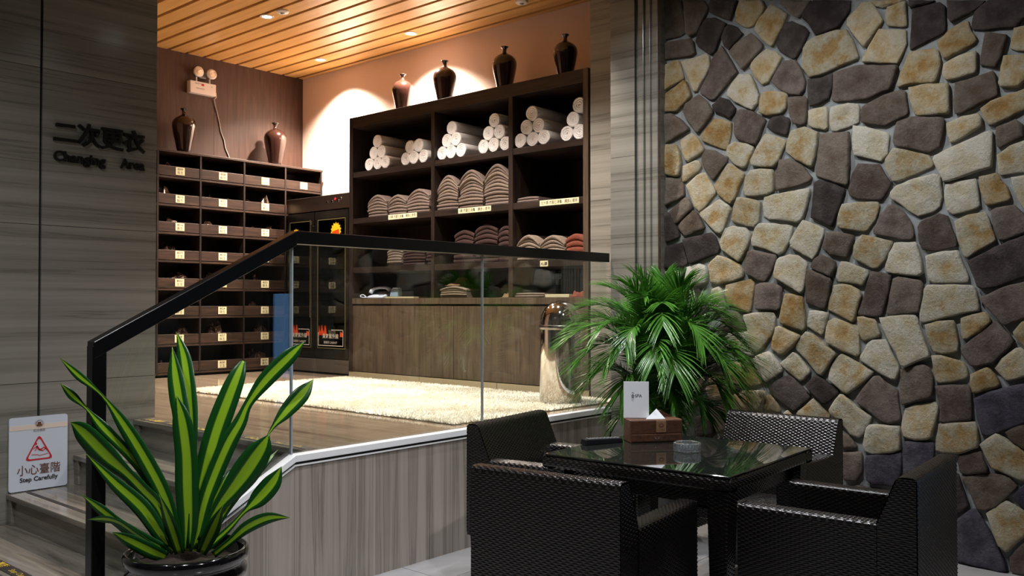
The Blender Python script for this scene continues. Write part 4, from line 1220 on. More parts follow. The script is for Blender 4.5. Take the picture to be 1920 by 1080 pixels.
for z in (1.10, 1.34, 1.58, 1.82, 2.06):
    MB().box(SX + 0.05, 6.115, SY0 + 0.026, SY1 - 0.026, z - 0.008, z).build('shelf_rack', 'steel_dark', fr)
# sandals on the racks
def sandal_mesh(name, mat, parent):
    mb = MB()
    n = 10
    L, W = 0.25, 0.085
    out = [(-L/2 + L * i / (n-1), W/2 * (0.55 + 0.45 * math.sin(math.pi * min(1, (i + 1.2) / n)))) for i in range(n)]
    poly = [(x, -yv) for x, yv in out] + [(x, yv) for x, yv in reversed(out)]
    mb.prism(poly, 2, 0.0, 0.022)
    return mb.build(name, mat, parent, local=True)
s_src = None
spots = [(1.10, 7.12), (1.10, 7.25), (1.10, 7.40), (1.34, 7.14), (1.34, 7.30), (1.58, 7.20), (1.58, 7.34), (1.10, 7.68), (1.34, 7.72), (1.58, 7.70), (1.82, 7.28), (1.82, 7.74)]
rackn = {1.10: 'lowest', 1.34: 'second lowest', 1.58: 'middle', 1.82: 'second highest'}
cnt = {}
for i, (z, y) in enumerate(spots):
    side = 'right' if y < 7.54 else 'left'
    q = cnt.get((z, side), 0); cnt[(z, side)] = q + 1
    lab = 'pale sandal on the %s steriliser rack behind the %s door, %s from the right' % (rackn[z], side, ordinal(q))
    t = thing('sandal', lab, 'sandal', (5.76, y, z), 'sandals in the steriliser', R(8 * math.sin(i * 3)))
    if s_src is None:
        so = sandal_mesh('sole', plain('grey_rubber', srgb(126, 124, 112), 0.6), t)
        arc = [(-0.045, 0.042 * math.cos(a), 0.02 + 0.055 * math.sin(a)) for a in [math.pi * k / 8 for k in range(9)]]
        up = MB()
        for x in (-0.09, 0.0):
            for a in [math.pi * k / 8 for k in range(9)]:
                up.v.append((x, 0.041 * math.cos(a), 0.018 + (0.060 if x == 0 else 0.045) * math.sin(a)))
        for k in range(8): up.f.append((k, k + 1, 9 + k + 1, 9 + k))
        uo = up.build('strap', plain('pale_rubber', srgb(176, 172, 148), 0.5), t, smooth=True, local=True)
        sm = uo.modifiers.new('thick', 'SOLIDIFY'); sm.thickness = 0.006
        s_src = (so, uo)
    else:
        shared(s_src[0], 'sole', t)
        u2 = shared(s_src[1], 'strap', t)
        sm = u2.modifiers.new('thick', 'SOLIDIFY'); sm.thickness = 0.006

# ------------------------------------------------------------------ tall towel shelf
HX, HY0, HY1, HZ1 = 5.55, 4.075, 6.977, 3.212
ts = thing('towel_shelf', 'tall dark oak shelf unit holding white towels and folded clothes', 'shelf', (5.85, 5.5, PLATFORM_Z))
MB().box(6.125, 6.145, HY0, HY1, 0.73, HZ1).build('back_board', 'wood_dark', ts)
MB().box(HX - 0.002, 6.125, HY1 - 0.055, HY1, 0.73, HZ1).build('side_panel', 'wood_dark', ts, bevel=0.003)
MB().box(HX - 0.002, 6.125, HY0, HY0 + 0.050, 0.73, HZ1).build('side_panel', 'wood_front', ts, bevel=0.003)
MB().box(HX, 6.125, HY0 + 0.05, HY1 - 0.055, 3.105, HZ1).build('top_board', 'wood_darkh', ts, bevel=0.003)
BAYS = [(5.820, HY1 - 0.055), (4.895, 5.778), (HY0 + 0.05, 4.848)]
for (a, b) in [(5.778, 5.820), (4.848, 4.895)]:
    MB().box(HX + 0.002, 6.125, a, b, 1.442, 3.105).build('divider', 'wood_dark', ts, bevel=0.002)
SHZ = [1.742, 2.220, 2.672]
for i, z in enumerate(SHZ):
    for (a, b) in BAYS:
        MB().box(HX + 0.006, 6.125, a, b, z - 0.052, z).build('shelf_board', 'wood_darkh', ts, bevel=0.002)
ct = MB().box(HX - 0.004, 6.125, HY0 + 0.05, HY1 - 0.055, 1.388, 1.442).build('counter_board', 'wood_front', ts, bevel=0.003)
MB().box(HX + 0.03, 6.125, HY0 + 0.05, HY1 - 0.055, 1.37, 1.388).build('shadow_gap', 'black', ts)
for (a, b) in [(5.537, HY1 - 0.057), (HY0 + 0.052, 5.533)]:
    MB().box(HX + 0.004, HX + 0.026, a, b, 0.735, 1.372).build('cupboard_door', 'wood_front', ts, bevel=0.002)
pl = MB().box(HX + 0.012, 6.12, HY0, HY1, PLATFORM_Z, 0.73).build('plinth', 'joint', ts)
for (a, b) in [(5.975, HY1), (5.028, 5.968), (HY0, 5.021)]:
    MB().box(HX + 0.002, HX + 0.012, a, b, PLATFORM_Z + 0.001, 0.729).build('plinth_tile', plain('cream_plinth_tile', srgb(176, 164, 134), 0.3), pl)
strips = [(6.397, 6.008, 2.2, '均碼 衣服已消毒，請放心使用'), (5.477, 5.092, 2.197, '1碼 衣服已消毒，請放心使用'), (4.558, 4.167, 2.197, '加大碼 衣服已消毒，請放心使用')]
for (a, b, z, s) in strips:
    lb = MB().box(HX + 0.001, HX + 0.006, b, a, z - 0.022, z + 0.022).build('notice_strip', 'tag', ts)
    put_text(s, 0.032, 'ink', lb, (HX, (a + b) / 2, z - 0.011), '-x', width=(a - b) * 0.93)
lb = MB().box(HX + 0.001, HX + 0.006, 4.475, 4.555, 1.690, 1.735).build('notice_strip', 'tag', ts)
put_text('XL碼', 0.032, 'ink', lb, (HX, 4.515, 1.700), '-x', offset=0.0005, width=0.068)

# rolled towels
def towel_mesh(seed, length):
    rng = random.Random(seed)
    r0 = 0.0605
    mb = MB()
    n, rings = 28, []
    rip = [rng.uniform(-0.03, 0.03) for _ in range(n)]
    prof = [(0.0035, 0.012, 1)]
    for k in range(1, 13):
        prof.append((r0 * 0.93 * k / 12, None, 1))
    for (rad, h, e) in prof:
        ring = []
        for i in range(n):
            a = 2 * math.pi * i / n
            turn = (rad / r0) * 3.6 - i / n
            x = 0.009 - 0.009 * abs(math.sin(math.pi * turn)) ** 0.6 + 0.010 * (1 - rad / r0)
            ring.append((x, rad * math.cos(a), rad * math.sin(a)))
        rings.append(ring)
    for (x, k) in [(0.004, 0.985), (0.018, 1.0), (length * 0.5, 1.015), (length - 0.01, 1.0), (length, 0.9)]:
        rings.append([(x, r0 * k * (1 + rip[i] * 0.6) * math.cos(2*math.pi*i/n), r0 * k * (1 + rip[i] * 0.6) * math.sin(2*math.pi*i/n)) for i in range(n)])
    for r in rings: mb.v += r
    for j in range(len(rings) - 1):
        for i in range(n):
            a, b = j*n + i, j*n + (i+1) % n
            mb.f.append((a, a + n, b + n, b))
    mb.f.append(tuple(reversed(range(n))))
    mb.f.append(tuple((len(rings)-1)*n + i for i in range(n)))
    return mb
tsrc = [None] * 3
def towel(y, row, i, dx, lab):
    z = SHZ[2] + 0.0615 + row * 0.1055
    v = i % 3
    loc = (5.575 + dx, y, z)
    if tsrc[v] is None:
        o = towel_mesh(v + 3, 0.44).build('rolled_towel', 'towel', None, smooth=True)
        tsrc[v] = o
    else:
        o = bpy.data.objects.new('rolled_towel', tsrc[v].data); C.objects.link(o)
    o.location = loc
    o.rotation_euler = (i * 1.3, 0, 0)
    tag(o, lab, 'towel', 'white rolled towels on the top shelf')
PYR = [(6.59, 'left pyramid of the left bay', [3, 2, 1]), (6.075, 'right pile of the left bay', [3, 2]), (5.592, 'left pyramid of the middle bay', [3, 2, 1]), (5.082, 'right pyramid of the middle bay', [3, 2, 1]), (4.662, 'left pyramid of the right bay', [3, 2, 1])]
i = 0
rowname = ['bottom', 'middle', 'top']
for (yc, nm, rows_) in PYR:
    for r, k in enumerate(rows_):
        for q in range(k):
            y = yc + (k - 1) * 0.061 - q * 0.122
            pos = '' if k == 1 else (', %s from left' % ordinal(q))
            towel(y, r, i, 0.006 * math.sin(i * 2.4), 'white rolled towel, %s row%s, %s' % (rowname[r] if r or k > 1 else 'top', pos, nm)); i += 1
for (y, r, lab) in [(4.310, 0, 'bottom row, left, pile against the right side panel'), (4.188, 0, 'bottom row, right, pile against the right side panel'), (4.249, 1, 'middle row, pile against the right side panel'), (4.190, 2, 'top, pile against the right side panel')]:
    towel(y, r, i, 0.004, 'white rolled towel, ' + lab); i += 1

# folded clothes: every garment its own object, thinner at the sides so that stacks dome
def garment(y0, y1, z, lo, hi, sag, depth, mat, seed, label, group, x0=5.585):
    rng = random.Random(seed)
    ns = 11
    mb = MB()
    wy = (y0 - y1) / 2
    yc = (y0 + y1) / 2
    e = rng.uniform(-0.008, 0.008)
    xf = x0 + rng.uniform(-0.006, 0.012)
    for i in range(ns):
        s = -1 + 2 * i / (ns - 1)
        k = 1 - sag * abs(s + e * 4) ** 1.7
        zl, zh = z + lo * k, z + hi * k - 0.0012
        yy = yc - s * (wy + e)
        t = zh - zl
        edge = 0.006 * (1 - abs(s) ** 6)
        wob = rng.uniform(-0.0015, 0.0015)
        mb.v += [(xf + depth, yy, zl), (xf + 0.010, yy, zl), (xf + 0.002 - edge, yy, zl + t * 0.25), (xf - edge, yy, zl + t * 0.55 + wob), (xf + 0.003 - edge, yy, zl + t * 0.85), (xf + 0.014, yy, zh), (xf + depth, yy, zh)]
    m_ = 7
    for i in range(ns - 1):
        for j in range(m_):
            a, b = i*m_ + j, i*m_ + (j+1) % m_
            mb.f.append((a, b, b + m_, a + m_))
    mb.f.append(tuple(reversed(range(m_))))
    mb.f.append(tuple((ns-1)*m_ + j for j in range(m_)))
    o = mb.build('folded_garment', mat, None, smooth=False)
    return tag(o, label, 'garment', group)
def clothes_stack(y0, y1, z, n, h, sag, mat, colour, where, depth=0.36, alt=None, x0=5.585):
    for i in range(n):
        m_ = alt if (alt and i % 3 == 2) else mat
        garment(y0, y1, z + 0.0008, h * i / n, h * (i + 1) / n, sag * (0.35 + 0.65 * i / max(1, n - 1)) * 0.8, depth, m_, int(y0 * 1000) + i * 17,
                'folded %s garment, %s from the bottom, %s' % (colour, ordinal(i), where), 'folded garments on the tall shelf', x0)
CS = clothes_stack
CS(6.735, 6.460, SHZ[1], 7, 0.215, 0.42, 'beige', 'beige', 'left stack, uniform shelf, left bay')
CS(6.440, 6.190, SHZ[1], 6, 0.195, 0.42, 'beige', 'beige', 'middle stack, uniform shelf, left bay')
CS(6.175, 5.875, SHZ[1], 7, 0.225, 0.40, 'beige', 'beige', 'right stack, uniform shelf, left bay')
CS(5.772, 5.515, SHZ[1], 10, 0.315, 0.40, 'beige', 'beige', 'left stack, uniform shelf, middle bay', alt='beige2')
CS(5.500, 5.215, SHZ[1], 11, 0.335, 0.40, 'beige', 'beige', 'middle stack, uniform shelf, middle bay', alt='beige2')
CS(5.195, 4.920, SHZ[1], 11, 0.355, 0.36, 'beige', 'beige', 'right stack, uniform shelf, middle bay', alt='beige2')
CS(4.842, 4.600, SHZ[1], 2, 0.05, 0.20, 'beige', 'pinkish beige', 'low pair on the uniform shelf, right bay')
CS(4.830, 4.595, SHZ[0], 7, 0.215, 0.45, 'beige2', 'pale beige', 'left stack, lower shelf, right bay')
CS(4.585, 4.330, SHZ[0], 6, 0.20, 0.45, 'beige2', 'pale beige', 'middle stack, lower shelf, right bay')
CS(4.318, 4.140, SHZ[0], 4, 0.20, 0.25, 'rust', 'rust red', 'right stack, lower shelf, right bay')
CS(5.600, 5.360, SHZ[0], 7, 0.30, 0.18, 'maroon', 'maroon', 'left stack, lower shelf, middle bay', x0=5.62)
CS(5.345, 5.080, SHZ[0], 8, 0.335, 0.18, 'maroon', 'maroon', 'middle stack, lower shelf, middle bay', x0=5.62)
CS(5.065, 4.910, SHZ[0], 7, 0.315, 0.15, 'maroon', 'maroon', 'right stack, lower shelf, middle bay', x0=5.62)
CS(6.480, 6.270, SHZ[0], 6, 0.17, 0.20, 'beige', 'tan', 'left stack, lower shelf, left bay', x0=5.61)
CS(6.255, 5.960, SHZ[0], 7, 0.20, 0.20, 'maroon', 'reddish brown', 'middle stack, lower shelf, left bay', x0=5.61)
CS(5.945, 5.840, SHZ[0], 6, 0.19, 0.10, 'maroon', 'reddish brown', 'narrow right stack, lower shelf, left bay', x0=5.62)
CS(5.735, 5.415, 1.442, 5, 0.105, 0.35, 'beige2', 'pale khaki', 'small stack on the counter', depth=0.28)
CS(4.880, 4.545, 1.442, 2, 0.040, 0.15, 'beige2', 'pale khaki', 'low pair on the counter, right bay', depth=0.26)
for (y, wy, h, sd, z, mt, lab) in [(5.60, 0.17, 0.085, 3, 1.549, 'cloth_brown', 'crumpled brown towel on top of the small khaki stack'), (4.975, 0.12, 0.065, 5, 1.443, 'cloth_brown', 'crumpled brown cloth on the counter beside the right divider'), (4.22, 0.16, 0.085, 8, 1.443, 'rust', 'crumpled rust cloth at the right end of the counter')]:
    crumpled('crumpled_cloth', 5.70, y, z, 0.20, wy, h, sd, mt, lab, 'cloth', None)
for (a, b, lab, h) in [(4.56, 4.30, 'shallow cream tray on the counter near the right side panel', 0.026), (6.50, 6.10, 'shallow cream tray on the counter beside the telephone', 0.014)]:
    t = thing('tray', lab, 'tray', (5.68, (a + b) / 2, 1.442), 'cream trays on the counter')
    MB().box(5.60, 5.80, b, a, 1.4425, 1.4425 + h * 0.5).build('base', 'tray', t, bevel=0.002)
    mb = MB()
    for (x0, x1, y0, y1) in [(5.60, 5.606, b, a), (5.794, 5.80, b, a), (5.606, 5.794, b, b + 0.006), (5.606, 5.794, a - 0.006, a)]: mb.box(x0, x1, y0, y1, 1.4425 + h * 0.5, 1.4425 + h)
    mb.build('rim', 'tray', t)
# telephone
ph = thing('telephone', 'pale blue-white desk telephone on the counter of the towel shelf', 'telephone', (5.68, 6.66, 1.442))
MB().hexa([(5.59, 6.53, 1.443), (5.76, 6.53, 1.443), (5.76, 6.755, 1.443), (5.59, 6.755, 1.443), (5.595, 6.535, 1.462), (5.755, 6.535, 1.510), (5.755, 6.75, 1.510), (5.595, 6.75, 1.462)]).build('base', 'phone', ph, bevel=0.008, seg=3)
MB().tube([(5.63, 6.745, 1.492), (5.64, 6.74, 1.515), (5.66, 6.725, 1.535), (5.70, 6.69, 1.545), (5.73, 6.64, 1.545), (5.74, 6.60, 1.53), (5.745, 6.585, 1.51)], [0.020, 0.021, 0.014, 0.012, 0.014, 0.021, 0.020], 10).build('handset', 'phone', ph, smooth=True)
kp = MB()
for a in range(3):
    for b in range(4): kp.box(5.625 + b * 0.026, 5.642 + b * 0.026, 6.555 + a * 0.024, 6.572 + a * 0.024, 1.472 + b * 0.0078, 1.481 + b * 0.0078)
kp.build('keypad', 'button', ph)
MB().tube([(5.60, 6.757, 1.452), (5.585, 6.80, 1.450), (5.58, 6.835, 1.456), (5.59, 6.85, 1.470), (5.61, 6.835, 1.478), (5.62, 6.81, 1.462), (5.61, 6.79, 1.448)], 0.0055, 6).build('coiled_cord', 'phone', ph, smooth=True)
nb = thing('tissue_packet', 'translucent bluish packet standing beside the telephone', 'packet', (5.66, 6.42, 1.457))
MB().hexa([(5.63, 6.36, 1.4575), (5.70, 6.36, 1.4575), (5.70, 6.47, 1.4575), (5.63, 6.47, 1.4575), (5.65, 6.365, 1.535), (5.69, 6.365, 1.535), (5.69, 6.465, 1.535), (5.65, 6.465, 1.535)]).build('wrapper', plain('pale_blue_film', srgb(120, 140, 160), 0.2), nb, bevel=0.006)
MB().box(5.648, 5.692, 6.385, 6.445, 1.5352, 1.541).build('seal', 'paper', nb)

# ------------------------------------------------------------------ rug and bin on the platform
rug = thing('shaggy_rug', 'ivory shaggy rug on the marble platform behind the glass', 'rug', (4.55, 5.3, PLATFORM_Z))
RX0, RX1, RY0, RY1 = 3.74, 5.40, 3.72, 6.82
MB().box(RX0, RX1, RY0, RY1, PLATFORM_Z + 0.0005, PLATFORM_Z + 0.008).build('backing', 'rugbase', rug)
rs = np.random.RandomState(3)
NT = 52000
bx, by = rs.uniform(RX0 - 0.004, RX1 + 0.004, NT), rs.uniform(RY0 - 0.004, RY1 + 0.004, NT)
an, ln, rr = rs.uniform(0, 2 * np.pi, NT), rs.uniform(0.014, 0.022, NT), rs.uniform(0.004, 0.0075, NT)
lx, ly = rs.normal(0, 0.011, NT) + 0.008 * np.sin(bx * 9 + by * 4), rs.normal(0, 0.011, NT) + 0.008 * np.cos(by * 7)
V = np.zeros((NT, 4, 3))
for k in range(3):
    V[:, k, 0] = bx + rr * np.cos(an + k * 2.094); V[:, k, 1] = by + rr * np.sin(an + k * 2.094); V[:, k, 2] = PLATFORM_Z + 0.006
V[:, 3, 0] = bx + lx; V[:, 3, 1] = by + ly; V[:, 3, 2] = PLATFORM_Z + 0.006 + ln
idx = np.arange(NT)[:, None] * 4
Fc = np.concatenate([idx + np.array([[0, 1, 3]]), idx + np.array([[1, 2, 3]]), idx + np.array([[2, 0, 3]])])
po = MB().arrays(V.reshape(-1, 3), Fc).build('pile', 'pile', rug)
po['kind'] = 'stuff'

BX, BY, BZ = 5.02, 3.93, PLATFORM_Z + 0.022
bn = thing('dome_bin', 'polished steel dome-top litter bin standing on the ivory rug', 'bin', (BX, BY, BZ))
MB().lathe([(0.0, 0.0), (0.148, 0.0), (0.150, 0.004), (0.150, 0.512), (0.0, 0.512)], (BX, BY, BZ), 56, cap=False).build('body', 'steel', bn, smooth=False)
bb = bn.children[0]
bb.data.polygons.foreach_set('use_smooth', [True] * len(bb.data.polygons))
em_ = bb.modifiers.new('edges', 'EDGE_SPLIT'); em_.split_angle = R(35)
MB().lathe([(0.150, 0.508), (0.156, 0.511), (0.157, 0.535), (0.153, 0.540)], (BX, BY, BZ), 56, cap=False).build('rim', 'steel_dark', bn, smooth=True)
MB().lathe([(0.152 * math.cos(a), 0.540 + 0.175 * math.sin(a)) for a in [math.pi / 2 * k / 14 for k in range(15)]], (BX, BY, BZ), 56, cap=False).build('dome_lid', 'steel', bn, smooth=True)

# ------------------------------------------------------------------ woven furniture: the weave is real relief
PW, QW, AW = 0.0078, 0.030, 0.0026     # strand pitch, over-under period, relief
def weave_height(s, t):
    row = np.floor(t / PW)
    f = np.abs(np.sin(np.pi * t / PW)) ** 1.15
    over = np.clip(0.5 + 0.85 * np.cos(2 * np.pi * (s / QW + 0.5 * np.mod(row, 2))), 0, 1)
    over = over * over * (3 - 2 * over)
    return AW * (f * (0.12 + 0.88 * over) - 0.35)
def grid_faces(ns, nt, flip=False):
    i = np.arange(ns - 1)[:, None] * nt + np.arange(nt - 1)[None, :]
    a, b, c, d = i, i + nt, i + nt + 1, i + 1
    F = np.stack([a, b, c, d], -1).reshape(-1, 4)
    return F[:, ::-1] if flip else F
def samples(L, step):
    return np.linspace(0, L, max(2, int(math.ceil(L / step)) + 1))
def weave_quad(mb, P00, P10, P11, P01, t0=0.0, s0=0.0):
    """strands run along P00->P10; outward normal = (P10-P00) x (P01-P00)"""
    P00, P10, P11, P01 = [np.array(p, float) for p in (P00, P10, P11, P01)]
    Ls = (np.linalg.norm(P10 - P00) + np.linalg.norm(P11 - P01)) / 2
    Lt = (np.linalg.norm(P01 - P00) + np.linalg.norm(P11 - P10)) / 2
    S, T = samples(Ls, QW / 6), samples(Lt, PW / 4)
    u, v = (S / Ls)[:, None, None], (T / Lt)[None, :, None]
    P = P00 * (1-u) * (1-v) + P10 * u * (1-v) + P11 * u * v + P01 * (1-u) * v
    n = np.cross(P10 - P00, P01 - P00); n = n / np.linalg.norm(n)
    H = weave_height(S[:, None] + s0, T[None, :] + t0)
    P = P + n * H[:, :, None]
    mb.arrays(P.reshape(-1, 3), grid_faces(len(S), len(T)))
def rounded(poly, r, closed=True, seg=5):
    out = []
    k = len(poly)
    for i in range(k):
        p = np.array(poly[i], float)
        if not closed and i in (0, k - 1):
            out.append(p); continue
        a, b = np.array(poly[i-1], float), np.array(poly[(i+1) % k], float)
        da, db = (a - p), (b - p)
        la, lb = np.linalg.norm(da), np.linalg.norm(db)
        rr = min(r, la * 0.45, lb * 0.45)
        p0, p1 = p + da / la * rr, p + db / lb * rr
        for q in range(seg + 1):
            t = q / seg
            out.append((1-t)**2 * p0 + 2*t*(1-t) * p + t*t * p1)
    return np.array(out)
def weave_loop(mb, loop, place, s_len, closed=True, outward=1):
    """loop: 2-D outline, strands run along the extrusion; place(s, a, b) -> xyz arrays"""
    P = np.vstack([loop, loop[:1]]) if closed else loop
    seg = np.linalg.norm(np.diff(P, axis=0), axis=1)
    cum = np.concatenate([[0], np.cumsum(seg)])
    T = samples(cum[-1], PW / 4)
    A, B = np.interp(T, cum, P[:, 0]), np.interp(T, cum, P[:, 1])
    da, db = np.gradient(A), np.gradient(B)
    L = np.sqrt(da*da + db*db) + 1e-12
    na, nb = db / L * outward, -da / L * outward
    S = samples(s_len, QW / 6)
    H = weave_height(S[:, None], T[None, :])
    AA, BB = A[None, :] + na[None, :] * H, B[None, :] + nb[None, :] * H
    SS = np.repeat(S[:, None], len(T), 1)
    V = np.stack(place(SS, AA, BB), -1)
    mb.arrays(V.reshape(-1, 3), grid_faces(len(S), len(T), outward < 0))

CWI, CD, CH, CA, CBT = 0.60, 0.625, 0.82, 0.655, 0.29   # chair width, depth, back height, arm height, skirt bottom
def chair_meshes():
    out = []
    # back: wedge, thick at the seat and thin at the top
    mb = MB()
    prof = [(0.0, CBT), (0.17, CBT), (0.155, 0.60), (0.065, CH), (0.0, CH)]       # (x, z) counter-clockwise
    loop = rounded(prof, 0.022)
    weave_loop(mb, loop, lambda s, a, b: (a, s - CWI/2 + 0.003, b), CWI - 0.006)
    for sg_ in (-1, 1):
        y = sg_ * (CWI/2 - 0.003)
        if sg_ < 0:
            weave_quad(mb, (0.004, y, CBT), (0.166, y, CBT), (0.151, y, 0.60), (0.004, y, 0.60)); weave_quad(mb, (0.004, y, 0.60), (0.151, y, 0.60), (0.063, y, CH - 0.006), (0.004, y, CH - 0.006), t0=PW * 33)
        else:
            weave_quad(mb, (0.166, y, CBT), (0.004, y, CBT), (0.004, y, 0.60), (0.151, y, 0.60)); weave_quad(mb, (0.151, y, 0.60), (0.004, y, 0.60), (0.004, y, CH - 0.006), (0.063, y, CH - 0.006), t0=PW * 33)
    out.append(('backrest', mb, None))
    for sg_ in (-1, 1):
        mb = MB()
        ya, yb = (CWI/2 - 0.078, CWI/2) if sg_ > 0 else (-CWI/2, -CWI/2 + 0.078)
        loop = rounded([(ya, CBT), (yb, CBT), (yb, CA), (ya, CA)], 0.016)
        x0 = 0.13
        weave_loop(mb, loop, lambda s, a, b: (s + x0, a, b), CD - x0, outward=1)
        weave_quad(mb, (CD - 0.001, ya + 0.002, CBT), (CD - 0.001, yb - 0.002, CBT), (CD - 0.001, yb - 0.002, CA - 0.004), (CD - 0.001, ya + 0.002, CA - 0.004))
        weave_quad(mb, (0.02, yb - 0.002, CBT) if sg_ < 0 else (0.02, ya + 0.002, CBT), (0.02, ya + 0.002, CBT) if sg_ < 0 else (0.02, yb - 0.002, CBT), (0.02, ya + 0.002, 0.5) if sg_ < 0 else (0.02, yb - 0.002, 0.5), (0.02, yb - 0.002, 0.5) if sg_ < 0 else (0.02, ya + 0.002, 0.5))
        out.append(('arm', mb, None))
    mb = MB()
    loop = rounded([(0.12, 0.36), (CD - 0.012, 0.36), (CD - 0.012, 0.425), (0.12, 0.425)], 0.02)
    weave_loop(mb, loop, lambda s, a, b: (a, s - (CWI/2 - 0.07), b), CWI - 0.14)
    out.append(('seat', mb, None))
    for x in (0.045, CD - 0.045):
        for y in (-CWI/2 + 0.042, CWI/2 - 0.042):
            h0, h1 = 0.020, 0.032
            mb = MB().hexa([(x-h0, y-h0, 0.0), (x+h0, y-h0, 0.0), (x+h0, y+h0, 0.0), (x-h0, y+h0, 0.0), (x-h1, y-h1, CBT + 0.05), (x+h1, y-h1, CBT + 0.05), (x+h1, y+h1, CBT + 0.05), (x-h1, y+h1, CBT + 0.05)])
            out.append(('leg', mb, 0.004))
    return out
chair_src = None
CHAIRS = [((2.352, 1.925, 0), 7.0, 1.0, 'dark woven armchair nearest the camera, seen from behind, left of the table'),
          ((3.395, 0.958, 0), 93.5, 1.0, 'dark woven armchair at the right, its side towards the camera'),
          ((4.475, 2.010, 0), 181.0, 1.0, 'dark woven armchair between the table and the stone wall'),
          ((3.425, 3.055, 0), 280.0, 1.12, 'dark woven armchair beside the veined platform cladding')]
for (loc, rz, kw, lab) in CHAIRS:
    t = thing('woven_armchair', lab, 'chair', loc, 'woven armchairs around the glass table', R(rz))
    t.scale = (1, kw, 1)
    if chair_src is None:
        chair_src = []
        for (nm, mb, bv) in chair_meshes():
            o = mb.build(nm, 'wicker', t, smooth=(nm != 'leg'), local=True)
            chair_src.append(o)
    else:
        for o in chair_src: shared(o, o.name.split('.')[0], t)

# table
TX, TY, TR, TS = 3.457, 2.042, R(3.0), 0.428
tb = thing('woven_table', 'square dark woven table with a glass top', 'table', (TX, TY, 0), None, TR)
MB().box(-TS, TS, -TS, TS, 0.742, 0.750).build('glass_top', 'tabletop', tb, local=True, bevel=0.022, seg=4)
g = tb.children[0]
g.modifiers[0].affect = 'EDGES'
g.modifiers[0].width = 0.003
rim = MB()
a = TS + 0.004
loop = rounded([(a - 0.07, 0.690), (a, 0.690), (a, 0.7415), (a - 0.07, 0.7415)], 0.02)
weave_loop(rim, loop, lambda s, p, q: (s - a, -p, q), 2 * a, outward=-1)
weave_loop(rim, loop, lambda s, p, q: (s - a, p, q), 2 * a)
weave_loop(rim, loop, lambda s, p, q: (p, s - a, q), 2 * a, outward=-1)
weave_loop(rim, loop, lambda s, p, q: (-p, s - a, q), 2 * a)
rim.build('rim', 'wicker', tb, smooth=True, local=True)
MB().box(-a + 0.06, a - 0.06, -a + 0.06, a - 0.06, 0.715, 0.7415).build('board', 'wicker', tb, local=True)
ap = MB()
b = TS - 0.055
for (P, Q) in [((-b, -b), (b, -b)), ((b, -b), (b, b)), ((b, b), (-b, b)), ((-b, b), (-b, -b))]:
    weave_quad(ap, (P[0], P[1], 0.62), (Q[0], Q[1], 0.62), (Q[0], Q[1], 0.70), (P[0], P[1], 0.70))
ap.build('apron', 'wicker', tb, smooth=True, local=True)
for sx_ in (-1, 1):
    for sy_ in (-1, 1):
        lg = MB()
        c1 = (sx_ * (TS - 0.055), sy_ * (TS - 0.055)); c0 = (sx_ * (TS - 0.062), sy_ * (TS - 0.062))
        h1, h0 = 0.043, 0.027
        top = [(c1[0] + i * h1, c1[1] + j * h1, 0.69) for i, j in ((-1, -1), (1, -1), (1, 1), (-1, 1))]
        bot = [(c0[0] + i * h0, c0[1] + j * h0, 0.0) for i, j in ((-1, -1), (1, -1), (1, 1), (-1, 1))]
        for q in range(4): weave_quad(lg, bot[q], bot[(q+1) % 4], top[(q+1) % 4], top[q])
        lg.build('leg', 'wicker', tb, smooth=True, local=True)

# things on the table
ZT = 0.7505
bx_ = thing('tissue_box', 'brown leather tissue box with a drawer on the glass table', 'tissue box', (3.615, 2.281, ZT), None, R(-38))
W2, D2, HB = 0.128, 0.050, 0.105
MB().box(-W2, W2, -D2, D2, 0.0, HB).build('case', 'leather', bx_, local=True, bevel=0.004)
MB().box(-W2 + 0.004, W2 - 0.004, -D2 - 0.002, -D2 + 0.001, 0.042, HB - 0.004).build('front_panel', 'leather_d', bx_, local=True, bevel=0.002)
dwr = MB().box(-W2 + 0.006, W2 - 0.006, -D2 - 0.004, -D2 + 0.001, 0.006, 0.038).build('drawer', 'leather_d', bx_, local=True, bevel=0.002)
MB().tube([(-0.008, -D2 - 0.004, 0.024), (-0.010, -D2 - 0.010, 0.022), (0.0, -D2 - 0.012, 0.012), (0.010, -D2 - 0.010, 0.022), (0.008, -D2 - 0.004, 0.026)], 0.0018, 6).build('ring_pull', 'chrome', dwr, local=True, smooth=True)
MB().box(-W2 + 0.010, W2 - 0.010, -0.012, 0.030, HB + 0.0002, HB + 0.0012).build('top_slot', 'leather_d', bx_, local=True)
MB().hexa([(-0.02, 0.036, HB), (W2 - 0.012, 0.036, HB), (W2 - 0.012, 0.047, HB), (-0.02, 0.047, HB), (0.046, 0.036, HB + 0.032), (0.054, 0.036, HB + 0.032), (0.054, 0.047, HB + 0.032), (0.046, 0.047, HB + 0.032)]).build('rear_flap', 'leather_d', bx_, local=True)
plq = MB().box(-0.002, 0.046, -D2 - 0.0045, -D2 - 0.001, 0.047, 0.100).build('plaque', 'plate', bx_, local=True, bevel=0.001)
em2 = MB()
for q in range(15):
    a0 = math.pi * q / 14
    r0, r1 = 0.008, 0.0165
    p = Vector((0.022 + r0 * math.cos(a0), 0, 0.076 + r0 * math.sin(a0))); p2 = Vector((0.022 + r1 * math.cos(a0), 0, 0.076 + r1 * math.sin(a0) * 0.95))
    nn = Vector((-math.sin(a0), 0, math.cos(a0))) * 0.0012
    c0 = len(em2.v)
    em2.v += [(p.x - nn.x, -D2 - 0.005, p.z - nn.z), (p.x + nn.x, -D2 - 0.005, p.z + nn.z), (p2.x, -D2 - 0.005, p2.z)]
    em2.f.append((c0, c0 + 1, c0 + 2))
em2.box(0.012, 0.032, -D2 - 0.0052, -D2 - 0.0046, 0.070, 0.076)
em2.build('emblem', 'brownprint', plq, local=True)
